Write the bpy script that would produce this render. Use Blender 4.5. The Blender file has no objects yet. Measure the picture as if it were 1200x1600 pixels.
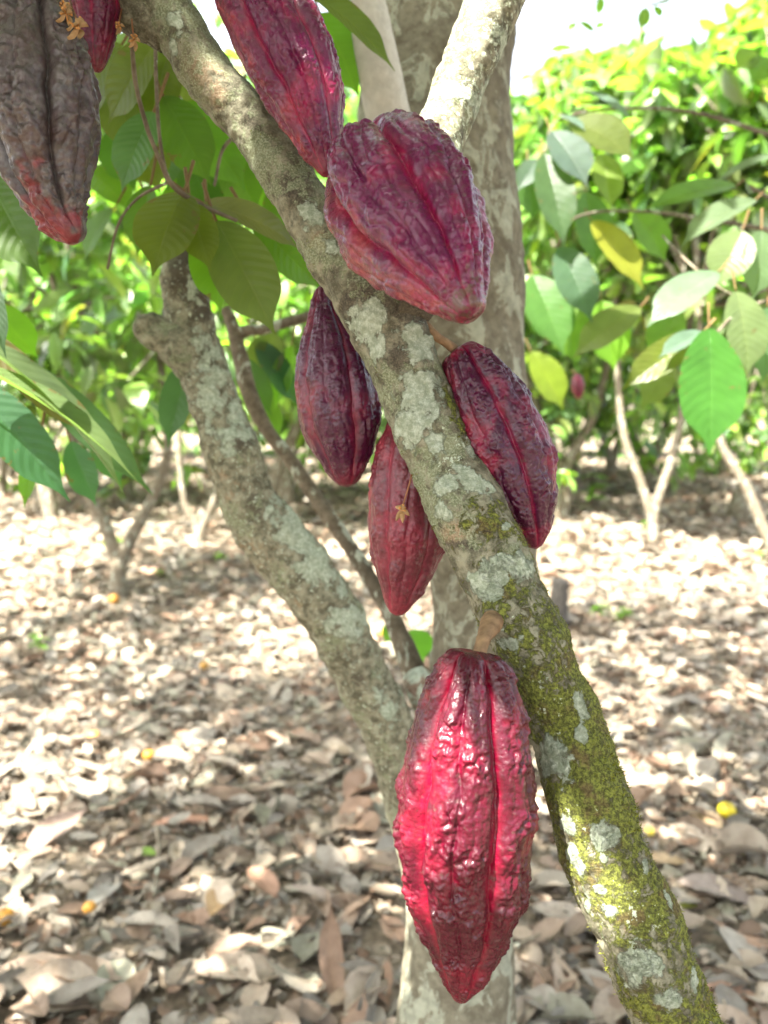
import bpy, math, random
import numpy as np
from mathutils import Vector, Matrix

# ------------------------------------------------------------------ camera, world, sun, exposure
scene = bpy.context.scene
COL = scene.collection
PITCH = math.radians(7.3)
CAMZ = 1.40
FPX = 1250.0
cam_d = bpy.data.cameras.new("camera"); cam = bpy.data.objects.new("camera", cam_d); COL.objects.link(cam)
cam.location = (0, 0, CAMZ); cam.rotation_euler = (math.radians(90) - PITCH, 0, 0)
cam_d.sensor_fit = 'VERTICAL'; cam_d.sensor_height = 34.6; cam_d.sensor_width = 25.95
cam_d.lens = FPX / 1600 * 34.6
cam_d.clip_start = 0.02; cam_d.clip_end = 500
cam_d.dof.use_dof = True; cam_d.dof.focus_distance = 0.53; cam_d.dof.aperture_fstop = 6.3
scene.camera = cam

SUN_EL = math.radians(58); SUN_AZ = math.radians(-132)   # azimuth from +Y towards +X : from the left, a little behind the camera
SUN = np.array([math.sin(SUN_AZ) * math.cos(SUN_EL), math.cos(SUN_AZ) * math.cos(SUN_EL), math.sin(SUN_EL)])
w = bpy.data.worlds.new("World"); scene.world = w; w.use_nodes = True
nt = w.node_tree; nt.nodes.clear()
sky = nt.nodes.new('ShaderNodeTexSky'); sky.sky_type = 'NISHITA'; sky.sun_disc = False
sky.sun_elevation = SUN_EL; sky.sun_rotation = SUN_AZ
sky.dust_density = 6.0; sky.air_density = 1.0; sky.ozone_density = 1.0
hs = nt.nodes.new('ShaderNodeHueSaturation'); hs.inputs['Saturation'].default_value = 0.42
bgn = nt.nodes.new('ShaderNodeBackground'); bgn.inputs['Strength'].default_value = 0.125
won = nt.nodes.new('ShaderNodeOutputWorld')
nt.links.new(sky.outputs[0], hs.inputs['Color']); nt.links.new(hs.outputs[0], bgn.inputs[0]); nt.links.new(bgn.outputs[0], won.inputs[0])

sl = bpy.data.lights.new("sun", 'SUN'); sl.energy = 5.0; sl.angle = math.radians(0.53); sl.color = (1.0, 0.95, 0.86)
so = bpy.data.objects.new("sun", sl); COL.objects.link(so)
so.rotation_euler = Vector(SUN).to_track_quat('Z', 'Y').to_euler(); so.location = (-3, -1, 9)

scene.view_settings.view_transform = 'Standard'; scene.view_settings.look = 'None'
scene.view_settings.exposure = 2.92; scene.view_settings.gamma = 1.0
scene.render.engine = 'CYCLES'
scene.cycles.max_bounces = 8; scene.cycles.diffuse_bounces = 4; scene.cycles.transmission_bounces = 5
scene.cycles.sample_clamp_indirect = 6.0

# ------------------------------------------------------------------ maths helpers
Cc = np.array([0, 0, CAMZ]); Fw = np.array([0, math.cos(PITCH), -math.sin(PITCH)])
Up = np.array([0, math.sin(PITCH), math.cos(PITCH)]); Rt = np.array([1., 0, 0])
def P(px, py, d):
    return Cc + d * (Fw + (px - 600) / FPX * Rt + (800 - py) / FPX * Up)
def G(px, py, z=0.0):
    r = Fw + (px - 600) / FPX * Rt + (800 - py) / FPX * Up
    return Cc + r * ((z - CAMZ) / r[2])
def nrm(a): return a / np.maximum(np.linalg.norm(a, axis=-1, keepdims=True), 1e-9)

_rs = np.random.RandomState(7)
_perm = np.tile(_rs.permutation(256), 3)
_grad = nrm(_rs.normal(size=(256, 3)))
def perlin(p):
    pi = np.floor(p).astype(np.int64); f = p - pi; pi &= 255
    u = f * f * f * (f * (f * 6 - 15) + 10)
    out = 0
    for i in (0, 1):
        for j in (0, 1):
            for k in (0, 1):
                h = _perm[_perm[_perm[(pi[..., 0] + i) & 255] + ((pi[..., 1] + j) & 255)] + ((pi[..., 2] + k) & 255)]
                g = _grad[h]
                d = (f[..., 0] - i) * g[..., 0] + (f[..., 1] - j) * g[..., 1] + (f[..., 2] - k) * g[..., 2]
                wt = (u[..., 0] if i else 1 - u[..., 0]) * (u[..., 1] if j else 1 - u[..., 1]) * (u[..., 2] if k else 1 - u[..., 2])
                out = out + wt * d
    return out * 1.6
def fbm(p, o=3, g=0.5):
    s = 0; a = 1
    for i in range(o):
        s = s + a * perlin(p * (2 ** i) + 17.3 * i); a *= g
    return s
def sstep(a, b, x):
    t = np.clip((x - a) / (b - a), 0, 1); return t * t * (3 - 2 * t)

def mesh_from(name, V, F, uv=None, tint=None, attrs=None, smooth=True):
    """V (n,3), F (m,4) quads"""
    me = bpy.data.meshes.new(name)
    V = np.ascontiguousarray(V, dtype=np.float32); F = np.ascontiguousarray(F, dtype=np.int32)
    k = F.shape[1]
    me.vertices.add(len(V)); me.vertices.foreach_set('co', V.ravel())
    me.loops.add(F.size); me.loops.foreach_set('vertex_index', F.ravel())
    me.polygons.add(len(F)); me.polygons.foreach_set('loop_start', np.arange(0, F.size, k, dtype=np.int32))
    if smooth: me.polygons.foreach_set('use_smooth', np.ones(len(F), dtype=bool))
    me.update(calc_edges=True)
    if uv is not None:
        l = me.uv_layers.new(name='UVMap'); l.data.foreach_set('uv', np.ascontiguousarray(uv, dtype=np.float32)[F.ravel()].ravel())
    if tint is not None:
        a = me.color_attributes.new('tint', 'FLOAT_COLOR', 'POINT')
        c = np.ones((len(V), 4), dtype=np.float32); c[:, :3] = tint; a.data.foreach_set('color', c.ravel())
    for n_, v_ in (attrs or {}).items():
        a = me.attributes.new(n_, 'FLOAT', 'POINT'); a.data.foreach_set('value', np.ascontiguousarray(v_, dtype=np.float32))
    return me
def link(name, me, mat, parent=None, loc=None):
    """loc: give the mesh its origin there"""
    o = bpy.data.objects.new(name, me)
    if mat is not None and not me.materials: me.materials.append(mat)
    COL.objects.link(o)
    if parent is not None: o.parent = parent; o.matrix_parent_inverse = Matrix.Translation(-Vector(parent.location))
    return o
def tag(o, label=None, cat=None, group=None, kind=None):
    if label: o['label'] = label
    if cat: o['category'] = cat
    if group: o['group'] = group
    if kind: o['kind'] = kind
    return o
def empty(name, loc, label, cat, group=None):
    o = bpy.data.objects.new(name, None); COL.objects.link(o); o.location = tuple(loc); o.empty_display_size = .05
    bpy.context.view_layer.update()
    return tag(o, label, cat, group)
class Acc:
    """collects quads into one mesh"""
    def __init__(s): s.V = []; s.F = []; s.U = []; s.T = []; s.n = 0
    def add(s, V, F, uv=None, tint=None):
        s.V.append(V); s.F.append(F + s.n); s.n += len(V)
        s.U.append(uv if uv is not None else np.zeros((len(V), 2)))
        t = np.zeros((len(V), 3)) if tint is None else np.broadcast_to(tint, (len(V), 3)); s.T.append(t)
    def mesh(s, name, smooth=True):
        return mesh_from(name, np.concatenate(s.V), np.concatenate(s.F), np.concatenate(s.U), np.concatenate(s.T), smooth=smooth)

def catmull(pts, n):
    """resample control rows (k,c) to n rows, even in control arc length"""
    pts = np.asarray(pts, float); k = len(pts)
    d = np.r_[0, np.cumsum(np.linalg.norm(np.diff(pts[:, :3], axis=0), axis=1))]
    t = np.linspace(0, d[-1], n); i = np.clip(np.searchsorted(d, t, side='right') - 1, 0, k - 2)
    u = ((t - d[i]) / (d[i + 1] - d[i]))[:, None]
    m = np.zeros_like(pts)
    m[1:-1] = (pts[2:] - pts[:-2]) / (d[2:] - d[:-2])[:, None]
    m[0] = (pts[1] - pts[0]) / (d[1] - d[0]); m[-1] = (pts[-1] - pts[-2]) / (d[-1] - d[-2])
    h = (d[i + 1] - d[i])[:, None]
    return (2 * u**3 - 3 * u**2 + 1) * pts[i] + (u**3 - 2 * u**2 + u) * h * m[i] + (-2 * u**3 + 3 * u**2) * pts[i + 1] + (u**3 - u**2) * h * m[i + 1]
def frames(C):
    T = nrm(np.gradient(C, axis=0)); N = np.zeros_like(T)
    a = np.array([0, -1., 0]); n = a - T[0] * (a @ T[0]); N[0] = n / np.linalg.norm(n)
    for i in range(1, len(C)):
        n = N[i - 1] - T[i] * (N[i - 1] @ T[i]); N[i] = n / np.linalg.norm(n)
    return T, N, np.cross(T, N)
def grid_faces(n, m, wrap=True):
    i = np.arange(n - 1)[:, None]; j = np.arange(m if wrap else m - 1)[None, :]; j2 = (j + 1) % m
    return np.stack(np.broadcast_arrays(i * m + j, i * m + j2, (i + 1) * m + j2, (i + 1) * m + j), -1).reshape(-1, 4)
def tube_geo(rows, n, m, rough=0.0, rs=30., seed=0, cap=True, disp=None):
    """rows: (x,y,z,r). returns V,F,uv"""
    R = catmull(rows, n); C = R[:, :3]; r = np.maximum(R[:, 3], 1e-4)
    T, N, B = frames(C)
    if cap:   # round both ends
        for idx, e, s in ((0, C[0], -1), (-1, C[-1], 1)):
            pass
    a = np.linspace(0, 2 * np.pi, m, endpoint=False)
    D = np.cos(a)[None, :, None] * N[:, None] + np.sin(a)[None, :, None] * B[:, None]
    base = C[:, None] + D * r[:, None, None]
    rad = np.broadcast_to(r[:, None], (n, m)).copy()
    if rough: rad = rad * (1 + rough * fbm(base * rs + seed, 3))
    if disp is not None: rad = rad + disp(base, D, np.linspace(0, 1, n)[:, None] + 0 * a[None])
    V = C[:, None] + D * rad[..., None]
    s = np.r_[0, np.cumsum(np.linalg.norm(np.diff(C, axis=0), axis=1))]
    uv = np.stack(np.broadcast_arrays((a / (2 * np.pi))[None], s[:, None]), -1)
    V = V.reshape(-1, 3); F = grid_faces(n, m); uv = uv.reshape(-1, 2)
    if cap:
        k = len(V); V = np.vstack([V, C[0] - T[0] * r[0] * .3, C[-1] + T[-1] * r[-1] * .3]); uv = np.vstack([uv, uv[0], uv[-1]])
        j = np.arange(m); j2 = (j + 1) % m
        f0 = np.stack([j2, j, np.full(m, k), np.full(m, k)], -1); f1 = np.stack([(n - 1) * m + j, (n - 1) * m + j2, np.full(m, k + 1), np.full(m, k + 1)], -1)
        # degenerate quads are avoided: split in pairs of columns
        f0 = np.stack([np.full(m // 2, k), j[1::2][:m // 2] % m, j[0::2][:m // 2], (j[0::2][:m // 2] - 1) % m], -1)
        f1 = np.stack([np.full(m // 2, k + 1), (n - 1) * m + (j[0::2][:m // 2] - 1) % m, (n - 1) * m + j[0::2][:m // 2], (n - 1) * m + j[1::2][:m // 2]], -1)
        F = np.vstack([F, f0, f1])
    return V, F, uv

# ------------------------------------------------------------------ materials
class NT:
    def __init__(s, name):
        s.m = bpy.data.materials.new(name); s.m.use_nodes = True; s.t = s.m.node_tree; s.t.nodes.clear()
        s.out = s.n('ShaderNodeOutputMaterial')
    def n(s, t, **k):
        o = s.t.nodes.new(t)
        for a, b in k.items(): setattr(o, a, b)
        return o
    def l(s, a, b): s.t.links.new(a, b)
    def inp(s, sock, v):
        if hasattr(v, 'is_output'): s.l(v, sock)
        else: sock.default_value = v
    def attr(s, name, col=False):
        a = s.n('ShaderNodeAttribute'); a.attribute_name = name; return a.outputs['Color'] if col else a.outputs['Fac']
    def obj(s): return s.n('ShaderNodeTexCoord').outputs['Object']
    def noise(s, vec, scale, detail=4, rough=.55, dist=0.0, col=False):
        o = s.n('ShaderNodeTexNoise'); s.l(vec, o.inputs['Vector']); o.inputs['Scale'].default_value = scale
        o.inputs['Detail'].default_value = detail; o.inputs['Roughness'].default_value = rough; o.inputs['Distortion'].default_value = dist
        return o.outputs['Color' if col else 'Fac']
    def vor(s, vec, scale, feat='F1'):
        o = s.n('ShaderNodeTexVoronoi', feature=feat); s.l(vec, o.inputs['Vector']); o.inputs['Scale'].default_value = scale; return o.outputs['Distance']
    def math(s, op, a, b=0.0, c=0.0, clamp=False):
        o = s.n('ShaderNodeMath', operation=op); o.use_clamp = clamp
        s.inp(o.inputs[0], a); s.inp(o.inputs[1], b); s.inp(o.inputs[2], c); return o.outputs[0]
    def ramp(s, v, a, b, lo=0., hi=1.):
        o = s.n('ShaderNodeMapRange'); o.interpolation_type = 'SMOOTHSTEP'; s.inp(o.inputs['Value'], v)
        o.inputs['From Min'].default_value = a; o.inputs['From Max'].default_value = b; o.inputs['To Min'].default_value = lo; o.inputs['To Max'].default_value = hi
        return o.outputs['Result']
    def mix(s, f, a, b, bt='MIX'):
        o = s.n('ShaderNodeMix', data_type='RGBA', blend_type=bt)
        s.inp(o.inputs['Factor'], f)
        s.inp(o.inputs['A'], a if hasattr(a, 'is_output') else (*a, 1)) if False else None
        A = [i for i in o.inputs if i.name == 'A' and i.type == 'RGBA'][0]; B = [i for i in o.inputs if i.name == 'B' and i.type == 'RGBA'][0]
        s.inp(A, a if hasattr(a, 'is_output') else (a[0], a[1], a[2], 1)); s.inp(B, b if hasattr(b, 'is_output') else (b[0], b[1], b[2], 1))
        return [q for q in o.outputs if q.type == 'RGBA'][0]
    def bump(s, h, strength=.5, dist=.001, normal=None):
        o = s.n('ShaderNodeBump'); o.inputs['Strength'].default_value = strength; o.inputs['Distance'].default_value = dist
        s.l(h, o.inputs['Height'])
        if normal is not None: s.l(normal, o.inputs['Normal'])
        return o.outputs[0]
    def bsdf(s, col, rough=.6, normal=None, spec=.5, **kw):
        o = s.n('ShaderNodeBsdfPrincipled'); s.inp(o.inputs['Base Color'], col if hasattr(col, 'is_output') else (col[0], col[1], col[2], 1))
        s.inp(o.inputs['Roughness'], rough); s.inp(o.inputs['Specular IOR Level'], spec)
        if normal is not None: s.l(normal, o.inputs['Normal'])
        for k, v in kw.items(): s.inp(o.inputs[k.replace('_', ' ')], v)
        return o
    def done(s, sh): s.l(sh, s.out.inputs[0]); return s.m

def mat_pod():
    t = NT('cacao_husk'); v = t.obj(); c = t.attr('tint', True)
    n1 = t.noise(v, 260, 5, .6); n2 = t.noise(v, 900, 3, .6)
    c = t.mix(t.ramp(n1, .35, .7), c, t.mix(.8, c, (.6, .4, .5), 'MULTIPLY'))
    c = t.mix(t.ramp(t.noise(v, 420, 4, .7), .68, .76, 0, .4), c, (.22, .09, .07))
    h = t.math('ADD', t.math('MULTIPLY', n1, 1.0), t.math('MULTIPLY', n2, .25))
    r = t.math('ADD', t.ramp(n1, .3, .75, .0, .2), t.attr('rough'))
    b = t.bsdf(c, r, t.bump(h, .7, .0012), .34, Coat_Weight=.22, Coat_Roughness=.13)
    return t.done(b.outputs[0])
def mat_leaf(name='leaf', trans=.5, rough=.42, spec=.5, veins=11., bumpd=.002, backpale=.35):
    t = NT(name); c = t.attr('tint', True)
    uv = t.n('ShaderNodeUVMap'); uv.uv_map = 'UVMap'; sp = t.n('ShaderNodeSeparateXYZ'); t.l(uv.outputs[0], sp.inputs[0])
    u = t.math('ABSOLUTE', t.math('SUBTRACT', t.math('MULTIPLY', sp.outputs[0], 2.), 1.))
    vv = sp.outputs[1]
    ph = t.math('MULTIPLY', t.math('SUBTRACT', vv, t.math('MULTIPLY', t.math('POWER', u, 1.3), .17)), veins)
    saw = t.math('ABSOLUTE', t.math('SUBTRACT', t.math('FRACT', ph), .5))          # .5 at vein, 0 between
    vein = t.ramp(saw, .44, .5); mid = t.ramp(u, .07, .0)
    vm = t.math('MAXIMUM', vein, mid)
    pale = t.mix(1., c, (1.5, 1.35, 1.2), 'MULTIPLY')
    v3 = t.obj(); mott = t.noise(v3, 28, 3, .6)
    c1 = t.mix(t.math('MULTIPLY', vm, .28), c, pale)
    c1 = t.mix(t.ramp(mott, .3, .75, 0, .35), c1, t.mix(1., c1, (.75, .8, .6), 'MULTIPLY'))
    c1 = t.mix(t.ramp(t.math('ADD', t.noise(v3, 75, 3, .6), t.math('MULTIPLY', t.math('POWER', u, 4.), .10)), .69, .73, 0, .8), c1, (.13, .09, .035))
    geo = t.n('ShaderNodeNewGeometry')
    c2 = t.mix(t.math('MULTIPLY', geo.outputs['Backfacing'], backpale), c1, (.19, .22, .09))
    puff = t.math('MULTIPLY', t.math('SUBTRACT', .5, saw), 1.6)
    h = t.math('SUBTRACT', puff, t.math('MULTIPLY', mid, 1.2))
    nb = t.bump(h, .7, bumpd)
    b = t.bsdf(c2, rough, nb, spec)
    tr = t.n('ShaderNodeBsdfTranslucent'); t.l(t.mix(1., c1, (1.6, 2.0, .7), 'MULTIPLY'), tr.inputs[0])
    m = t.n('ShaderNodeMixShader'); m.inputs[0].default_value = trans; t.l(b.outputs[0], m.inputs[1]); t.l(tr.outputs[0], m.inputs[2])
    return t.done(m.outputs[0])
def mat_dry():
    t = NT('dry_leaf'); c = t.attr('tint', True); v = t.obj()
    uv = t.n('ShaderNodeUVMap'); uv.uv_map = 'UVMap'; sp = t.n('ShaderNodeSeparateXYZ'); t.l(uv.outputs[0], sp.inputs[0])
    u = t.math('ABSOLUTE', t.math('SUBTRACT', t.math('MULTIPLY', sp.outputs[0], 2.), 1.))
    ph = t.math('MULTIPLY', t.math('SUBTRACT', sp.outputs[1], t.math('MULTIPLY', u, .18)), 10.)
    saw = t.math('ABSOLUTE', t.math('SUBTRACT', t.math('FRACT', ph), .5))
    vm = t.math('MAXIMUM', t.ramp(saw, .42, .5), t.ramp(u, .08, 0.))
    n = t.noise(v, 22, 5, .65)
    c = t.mix(t.ramp(n, .35, .7, 0, .6), c, t.mix(1., c, (.5, .42, .36), 'MULTIPLY'))
    c = t.mix(t.ramp(t.noise(v, 60, 3, .6), .6, .75, 0, .6), c, (.09, .075, .06))
    c = t.mix(t.math('MULTIPLY', vm, .4), c, t.mix(1., c, (1.35, 1.25, 1.1), 'MULTIPLY'))
    nb = t.bump(t.math('ADD', t.math('MULTIPLY', saw, -.8), t.noise(v, 90, 4, .6)), .6, .002)
    b = t.bsdf(c, .62, nb, .35)
    tr = t.n('ShaderNodeBsdfTranslucent'); t.l(c, tr.inputs[0])
    m = t.n('ShaderNodeMixShader'); m.inputs[0].default_value = .18; t.l(b.outputs[0], m.inputs[1]); t.l(tr.outputs[0], m.inputs[2])
    return t.done(m.outputs[0])
def mat_limb():
    """main limb: lichen / moss / dark fields come from the mesh, their crisp edges from noise"""
    t = NT('mossy_bark'); v = t.obj()
    edge = t.math('SUBTRACT', t.noise(v, 130, 6, .72, .4), .5); fine = t.noise(v, 700, 4, .65); med = t.noise(v, 90, 5, .65)
    base = t.mix(t.ramp(med, .35, .66), (.07, .066, .04), (.25, .24, .165))
    base = t.mix(t.ramp(fine, .5, .75, 0, .5), base, (.28, .24, .17))
    base = t.mix(t.ramp(t.math('ADD', t.attr('dark'), t.math('MULTIPLY', edge, 1.8)), .2, .6, 0, .85), base, t.mix(t.ramp(fine, .35, .7), (.025, .02, .014), (.10, .08, .055)))
    base = t.mix(t.ramp(t.math('ADD', t.attr('tan'), t.math('MULTIPLY', edge, 2.)), .2, .6, 0, .8), base, t.mix(t.ramp(fine, .35, .7), (.20, .125, .07), (.36, .28, .18)))
    # thin crust lichen film
    film = t.ramp(t.math('ADD', t.attr('film'), t.math('MULTIPLY', edge, 2.4)), .3, .55, 0, .75)
    base = t.mix(film, base, t.mix(t.ramp(fine, .4, .65), (.13, .15, .075), (.29, .32, .21)))
    mf = t.math('ADD', t.attr('moss'), t.math('MULTIPLY', edge, 2.6)); mm = t.ramp(mf, .38, .62)
    mn = t.noise(v, 420, 4, .75); mcol = t.mix(t.ramp(mn, .38, .66), (.055, .058, .016), (.22, .245, .045))
    mcol = t.mix(t.ramp(t.noise(v, 60, 3, .6), .52, .66), mcol, t.mix(t.ramp(mn, .35, .65), (.07, .05, .02), (.17, .14, .05)))
    base = t.mix(mm, base, mcol)
    lf = t.math('ADD', t.attr('lich'), t.math('MULTIPLY', edge, 1.9)); lm = t.ramp(lf, .24, .42)
    crack = t.ramp(t.vor(v, 420, 'DISTANCE_TO_EDGE'), .0, .09)
    lc = t.mix(t.ramp(t.noise(v, 240, 4, .7), .35, .7), (.20, .235, .16), (.40, .44, .35))
    lc = t.mix(t.ramp(fine, .3, .42, .5, 0.), lc, (.20, .22, .15)); lc = t.mix(t.math('MULTIPLY', t.math('SUBTRACT', 1., crack), .35), lc, (.22, .24, .17))
    base = t.mix(lm, base, lc)
    # scattered lichen specks
    sp_ = t.ramp(t.math('ADD', t.noise(v, 210, 4, .7), t.math('MULTIPLY', t.attr('speck'), .16)), .70, .73)
    base = t.mix(sp_, base, (.40, .45, .34))
    h = t.math('ADD', t.math('ADD', t.math('MULTIPLY', fine, .6), t.math('MULTIPLY', med, .8)), t.math('ADD', t.math('MULTIPLY', t.math('MULTIPLY', mm, mn), 1.3), t.math('MULTIPLY', lm, .5)))
    b = t.bsdf(base, .82, t.bump(h, 1., .0016), .25)
    return t.done(b.outputs[0])
def mat_bark(name, a, b_, lich=.5, moss=.3, sc=1., lcol=(.42, .45, .36), spots=(.06, .05, .035), stretch=.45):
    t = NT(name); v0 = t.obj(); mp = t.n('ShaderNodeMapping'); mp.inputs['Scale'].default_value = (1, 1, stretch); t.l(v0, mp.inputs[0]); v = mp.outputs[0]
    n1 = t.noise(v, 9 * sc, 6, .65); n2 = t.noise(v0, 60 * sc, 5, .65); n3 = t.noise(v, 26 * sc, 5, .7, .5)
    c = t.mix(t.ramp(n2, .3, .7), a, b_); c = t.mix(t.ramp(n1, .5, .7, 0, .6), c, spots)
    c = t.mix(t.ramp(n3, .78 - .4 * lich, .82 - .4 * lich, 0, .9), c, t.mix(t.ramp(n2, .35, .6), (lcol[0] * .7, lcol[1] * .7, lcol[2] * .7), lcol))
    n4 = t.noise(v0, 17 * sc, 5, .7)
    c = t.mix(t.ramp(n4, .80 - .4 * moss, .9 - .4 * moss, 0, .85), c, t.mix(t.ramp(n2, .4, .65), (.03, .033, .012), (.12, .14, .05)))
    h = t.math('ADD', t.math('ADD', n2, t.math('MULTIPLY', n3, .8)), n4)
    return t.done(t.bsdf(c, .85, t.bump(h, .8, .004 / sc), .2).outputs[0])
def mat_ground():
    t = NT('litter_soil'); v = t.obj(); n = t.noise(v, 1.3, 6, .6); f = t.noise(v, 30, 5, .7); vo = t.vor(v, 16)
    c = t.mix(t.ramp(f, .3, .7), (.06, .048, .034), (.22, .175, .125)); c = t.mix(t.ramp(vo, .1, .6, .5, 0), c, (.30, .25, .19))
    c = t.mix(t.ramp(n, .45, .7, 0, .4), c, (.20, .18, .13))
    return t.done(t.bsdf(c, .95, t.bump(t.math('ADD', f, vo), .8, .02), .1).outputs[0])
def mat_tint(name, rough=.6, trans=0., spec=.3):
    t = NT(name); c = t.attr('tint', True); v = t.obj(); n = t.noise(v, 300, 3, .6)
    c = t.mix(t.ramp(n, .4, .75, 0, .5), c, t.mix(1., c, (.6, .55, .5), 'MULTIPLY'))
    b = t.bsdf(c, rough, t.bump(n, .4, .0006), spec)
    if not trans: return t.done(b.outputs[0])
    tr = t.n('ShaderNodeBsdfTranslucent'); t.l(c, tr.inputs[0])
    m = t.n('ShaderNodeMixShader'); m.inputs[0].default_value = trans; t.l(b.outputs[0], m.inputs[1]); t.l(tr.outputs[0], m.inputs[2])
    return t.done(m.outputs[0])
M_pod = mat_pod(); M_leaf = mat_leaf('leaf', .42, .34, .8); M_nleaf = mat_leaf('near_leaf', .58, .38, .45, 12., .0008, .4); M_dry = mat_dry(); M_limb = mat_limb()
M_pale = mat_bark('pale_blotched_bark', (.10, .088, .06), (.19, .175, .125), .66, .2, 1.0, (.30, .31, .235), (.075, .058, .04), .7)
M_lich = mat_bark('lichen_grey_bark', (.13, .085, .055), (.27, .20, .15), .74, .55, 2.0, (.40, .45, .36), (.10, .06, .04), .8)
M_brown = mat_bark('brown_twig_bark', (.15, .09, .05), (.30, .21, .13), .40, .30, 3.0)
M_farbark = mat_bark('grey_brown_bark', (.09, .072, .048), (.19, .16, .115), .55, .40, 1.2)
M_smooth = mat_bark('smooth_pale_bark', (.42, .41, .38), (.52, .51, .47), .2, .0, 1.2, (.5, .5, .46), (.36, .34, .30))
M_soil = mat_ground(); M_fruit = mat_tint('fruit_skin', .45); M_flower = mat_tint('dry_petal', .6, .35); M_moss = mat_tint('moss_tuft', .9, .25, .1); M_stalk = mat_tint('woody_stalk', .8)

# ------------------------------------------------------------------ pods
def pod(label, rows, pal, amp=.15, wart=.0016, roll=0., group=None, n=340, m=280, seed=0, wscale=1., lobes=.12, stalk=None, rough=.26, paint=None, ridge=0.5, elong=.40, crease=.10, name='cacao_pod'):
    """rows: (px,py,depth,halfwidth px) from stem end to tip. pal: ridge colour, furrow colour, blush colour"""
    R = np.array([[*P(x, y, d), hw * d / FPX] for x, y, d, hw in rows])
    C0 = catmull(R, 400)[:, :3]; L = np.r_[0, np.cumsum(np.linalg.norm(np.diff(C0, axis=0), axis=1))]; Lr = np.r_[0, np.cumsum(np.linalg.norm(np.diff(R[:, :3], axis=0), axis=1))]
    Lr = Lr / Lr[-1] * L[-1]
    k = np.linspace(0, 1, n); s = (0.35 * k + 0.65 * (0.5 - 0.5 * np.cos(np.pi * k))) * L[-1]
    C = np.stack([np.interp(s, L, C0[:, i]) for i in range(3)], -1)
    r2 = np.interp(s, Lr, R[:, 3] ** 2)
    r = np.sqrt(np.maximum(r2, 0))
    ker = np.hanning(23); ker /= ker.sum(); rp = np.r_[np.full(11, r[0]), r, np.full(11, r[-1])]; rsm = np.convolve(rp, ker, 'valid')
    wt = sstep(0, .05, k) * sstep(1, .97, k); r = rsm * wt + r * (1 - wt)
    r = r * np.sqrt(np.clip((1 - k) / .03, 0, 1)) * np.sqrt(np.clip(k / .01, 0, 1)) + 1e-5
    T, N, B = frames(C)
    ker = np.hanning(41); ker /= ker.sum()
    t = s / L[-1]
    a = np.linspace(0, 2 * np.pi, m, endpoint=False)
    D = np.cos(a)[None, :, None] * N[:, None] + np.sin(a)[None, :, None] * B[:, None]
    so_ = seed * 3.7
    # local coordinates: around (arc) and along
    arc = np.stack([np.cos(a)[None] * r[:, None], np.sin(a)[None] * r[:, None], np.broadcast_to(s[:, None], (n, m))], -1)
    A = a[None] + roll + .10 * perlin(np.stack([arc[..., 2] * 22 + so_, 0 * arc[..., 0] + 3.3, 0 * arc[..., 0] + 1.1], -1)) + .05 * perlin(arc * 60 + so_)
    deep = np.abs(np.sin(2.5 * A)); shal = np.abs(np.sin(5 * A))
    hgt = 0.62 * deep ** (ridge + .25) + 0.38 * shal ** .5 - crease * (1 - np.abs(np.sin(10 * A + 1.5 * perlin(arc * 45 + so_)))) ** 2
    env = sstep(0, .06, t)[:, None] * sstep(1.0, .86, t)[:, None] * .85 + .15
    topl = lobes * sstep(.22, .0, t)[:, None]
    rr = r[:, None] * (1 - (amp * env + topl) * (1 - hgt))
    q = arc * np.array([1, 1, elong]) / (.0058 * wscale) + so_ + .6 * np.stack([perlin(arc / .012 + 5), perlin(arc / .012 + 9), 0 * arc[..., 0]], -1)
    n1 = perlin(q); n2 = perlin(arc * np.array([1, 1, .8]) / (.0030 * wscale) + 7 + so_); n3 = perlin(arc / .019 + so_)
    bump1 = 1 - np.abs(n1) * 2.2; bump2 = np.clip(n1 * 1.7, -.2, 1)
    wv = .55 * bump2 + .45 * np.clip(bump1, -.5, 1) * .8 + .3 * n2
    wmask = (.25 + .75 * sstep(.35, .8, hgt)) * sstep(0, .05, t)[:, None] * sstep(1.02, .9, t)[:, None] * (0.75 + .6 * np.clip(n3 * 2, -.6, .8))
    n4 = perlin(arc * np.array([1, 1, .75]) / (.0017 * wscale) + 2 + so_)
    wv = wv + .22 * n4
    rr = rr + 1.25 * wart * wv * wmask * np.minimum(1, r[:, None] / .012) + r[:, None] * .035 * n3
    V = (C[:, None] + D * rr[..., None]).reshape(-1, 3)
    # pigment
    cr, cf, cb = [np.array(c) for c in pal]
    ns = fbm(arc / .03 + so_ + 3, 3); nf = fbm(arc / .006 + so_, 2)
    fm = np.clip(sstep(.55, .15, hgt) * .7 + .6 * sstep(-.1, .6, ns) + .12 * nf - .35 * np.clip(wv, -.4, 1), 0, 1)[..., None]
    col = .84 * (cr * (1 - fm) + cf * fm)
    side = D @ np.array([-.45, -.1, -.88]) * .5 + .5
    streak = fbm(np.stack([arc[..., 0] / .004, arc[..., 1] / .004, arc[..., 2] / .022], -1) + so_, 2)
    bl = np.clip(sstep(.62, 1., side + .16 * ns) * (.4 + .9 * sstep(-.1, .45, streak)) + .35 * sstep(.86, 1.0, t)[:, None], 0, 1)[..., None] * .75
    col = col * (1 - bl) + cb * bl
    scar = sstep(.62, .72, fbm(arc / .0035 + 31 + so_, 2))[..., None] * .5
    col = col * (1 - scar) + np.array([.09, .06, .05]) * scar
    ro = np.full((n, m), rough) + .1 * np.clip(ns, -.3, 1)
    if paint is not None: col, ro = paint(col, ro, arc, t[:, None] + 0 * ns, V.reshape(n, m, 3), D, hgt, wv)
    me = mesh_from('husk', V, grid_faces(n, m), tint=col.reshape(-1, 3), attrs={'rough': ro.ravel()})
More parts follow.
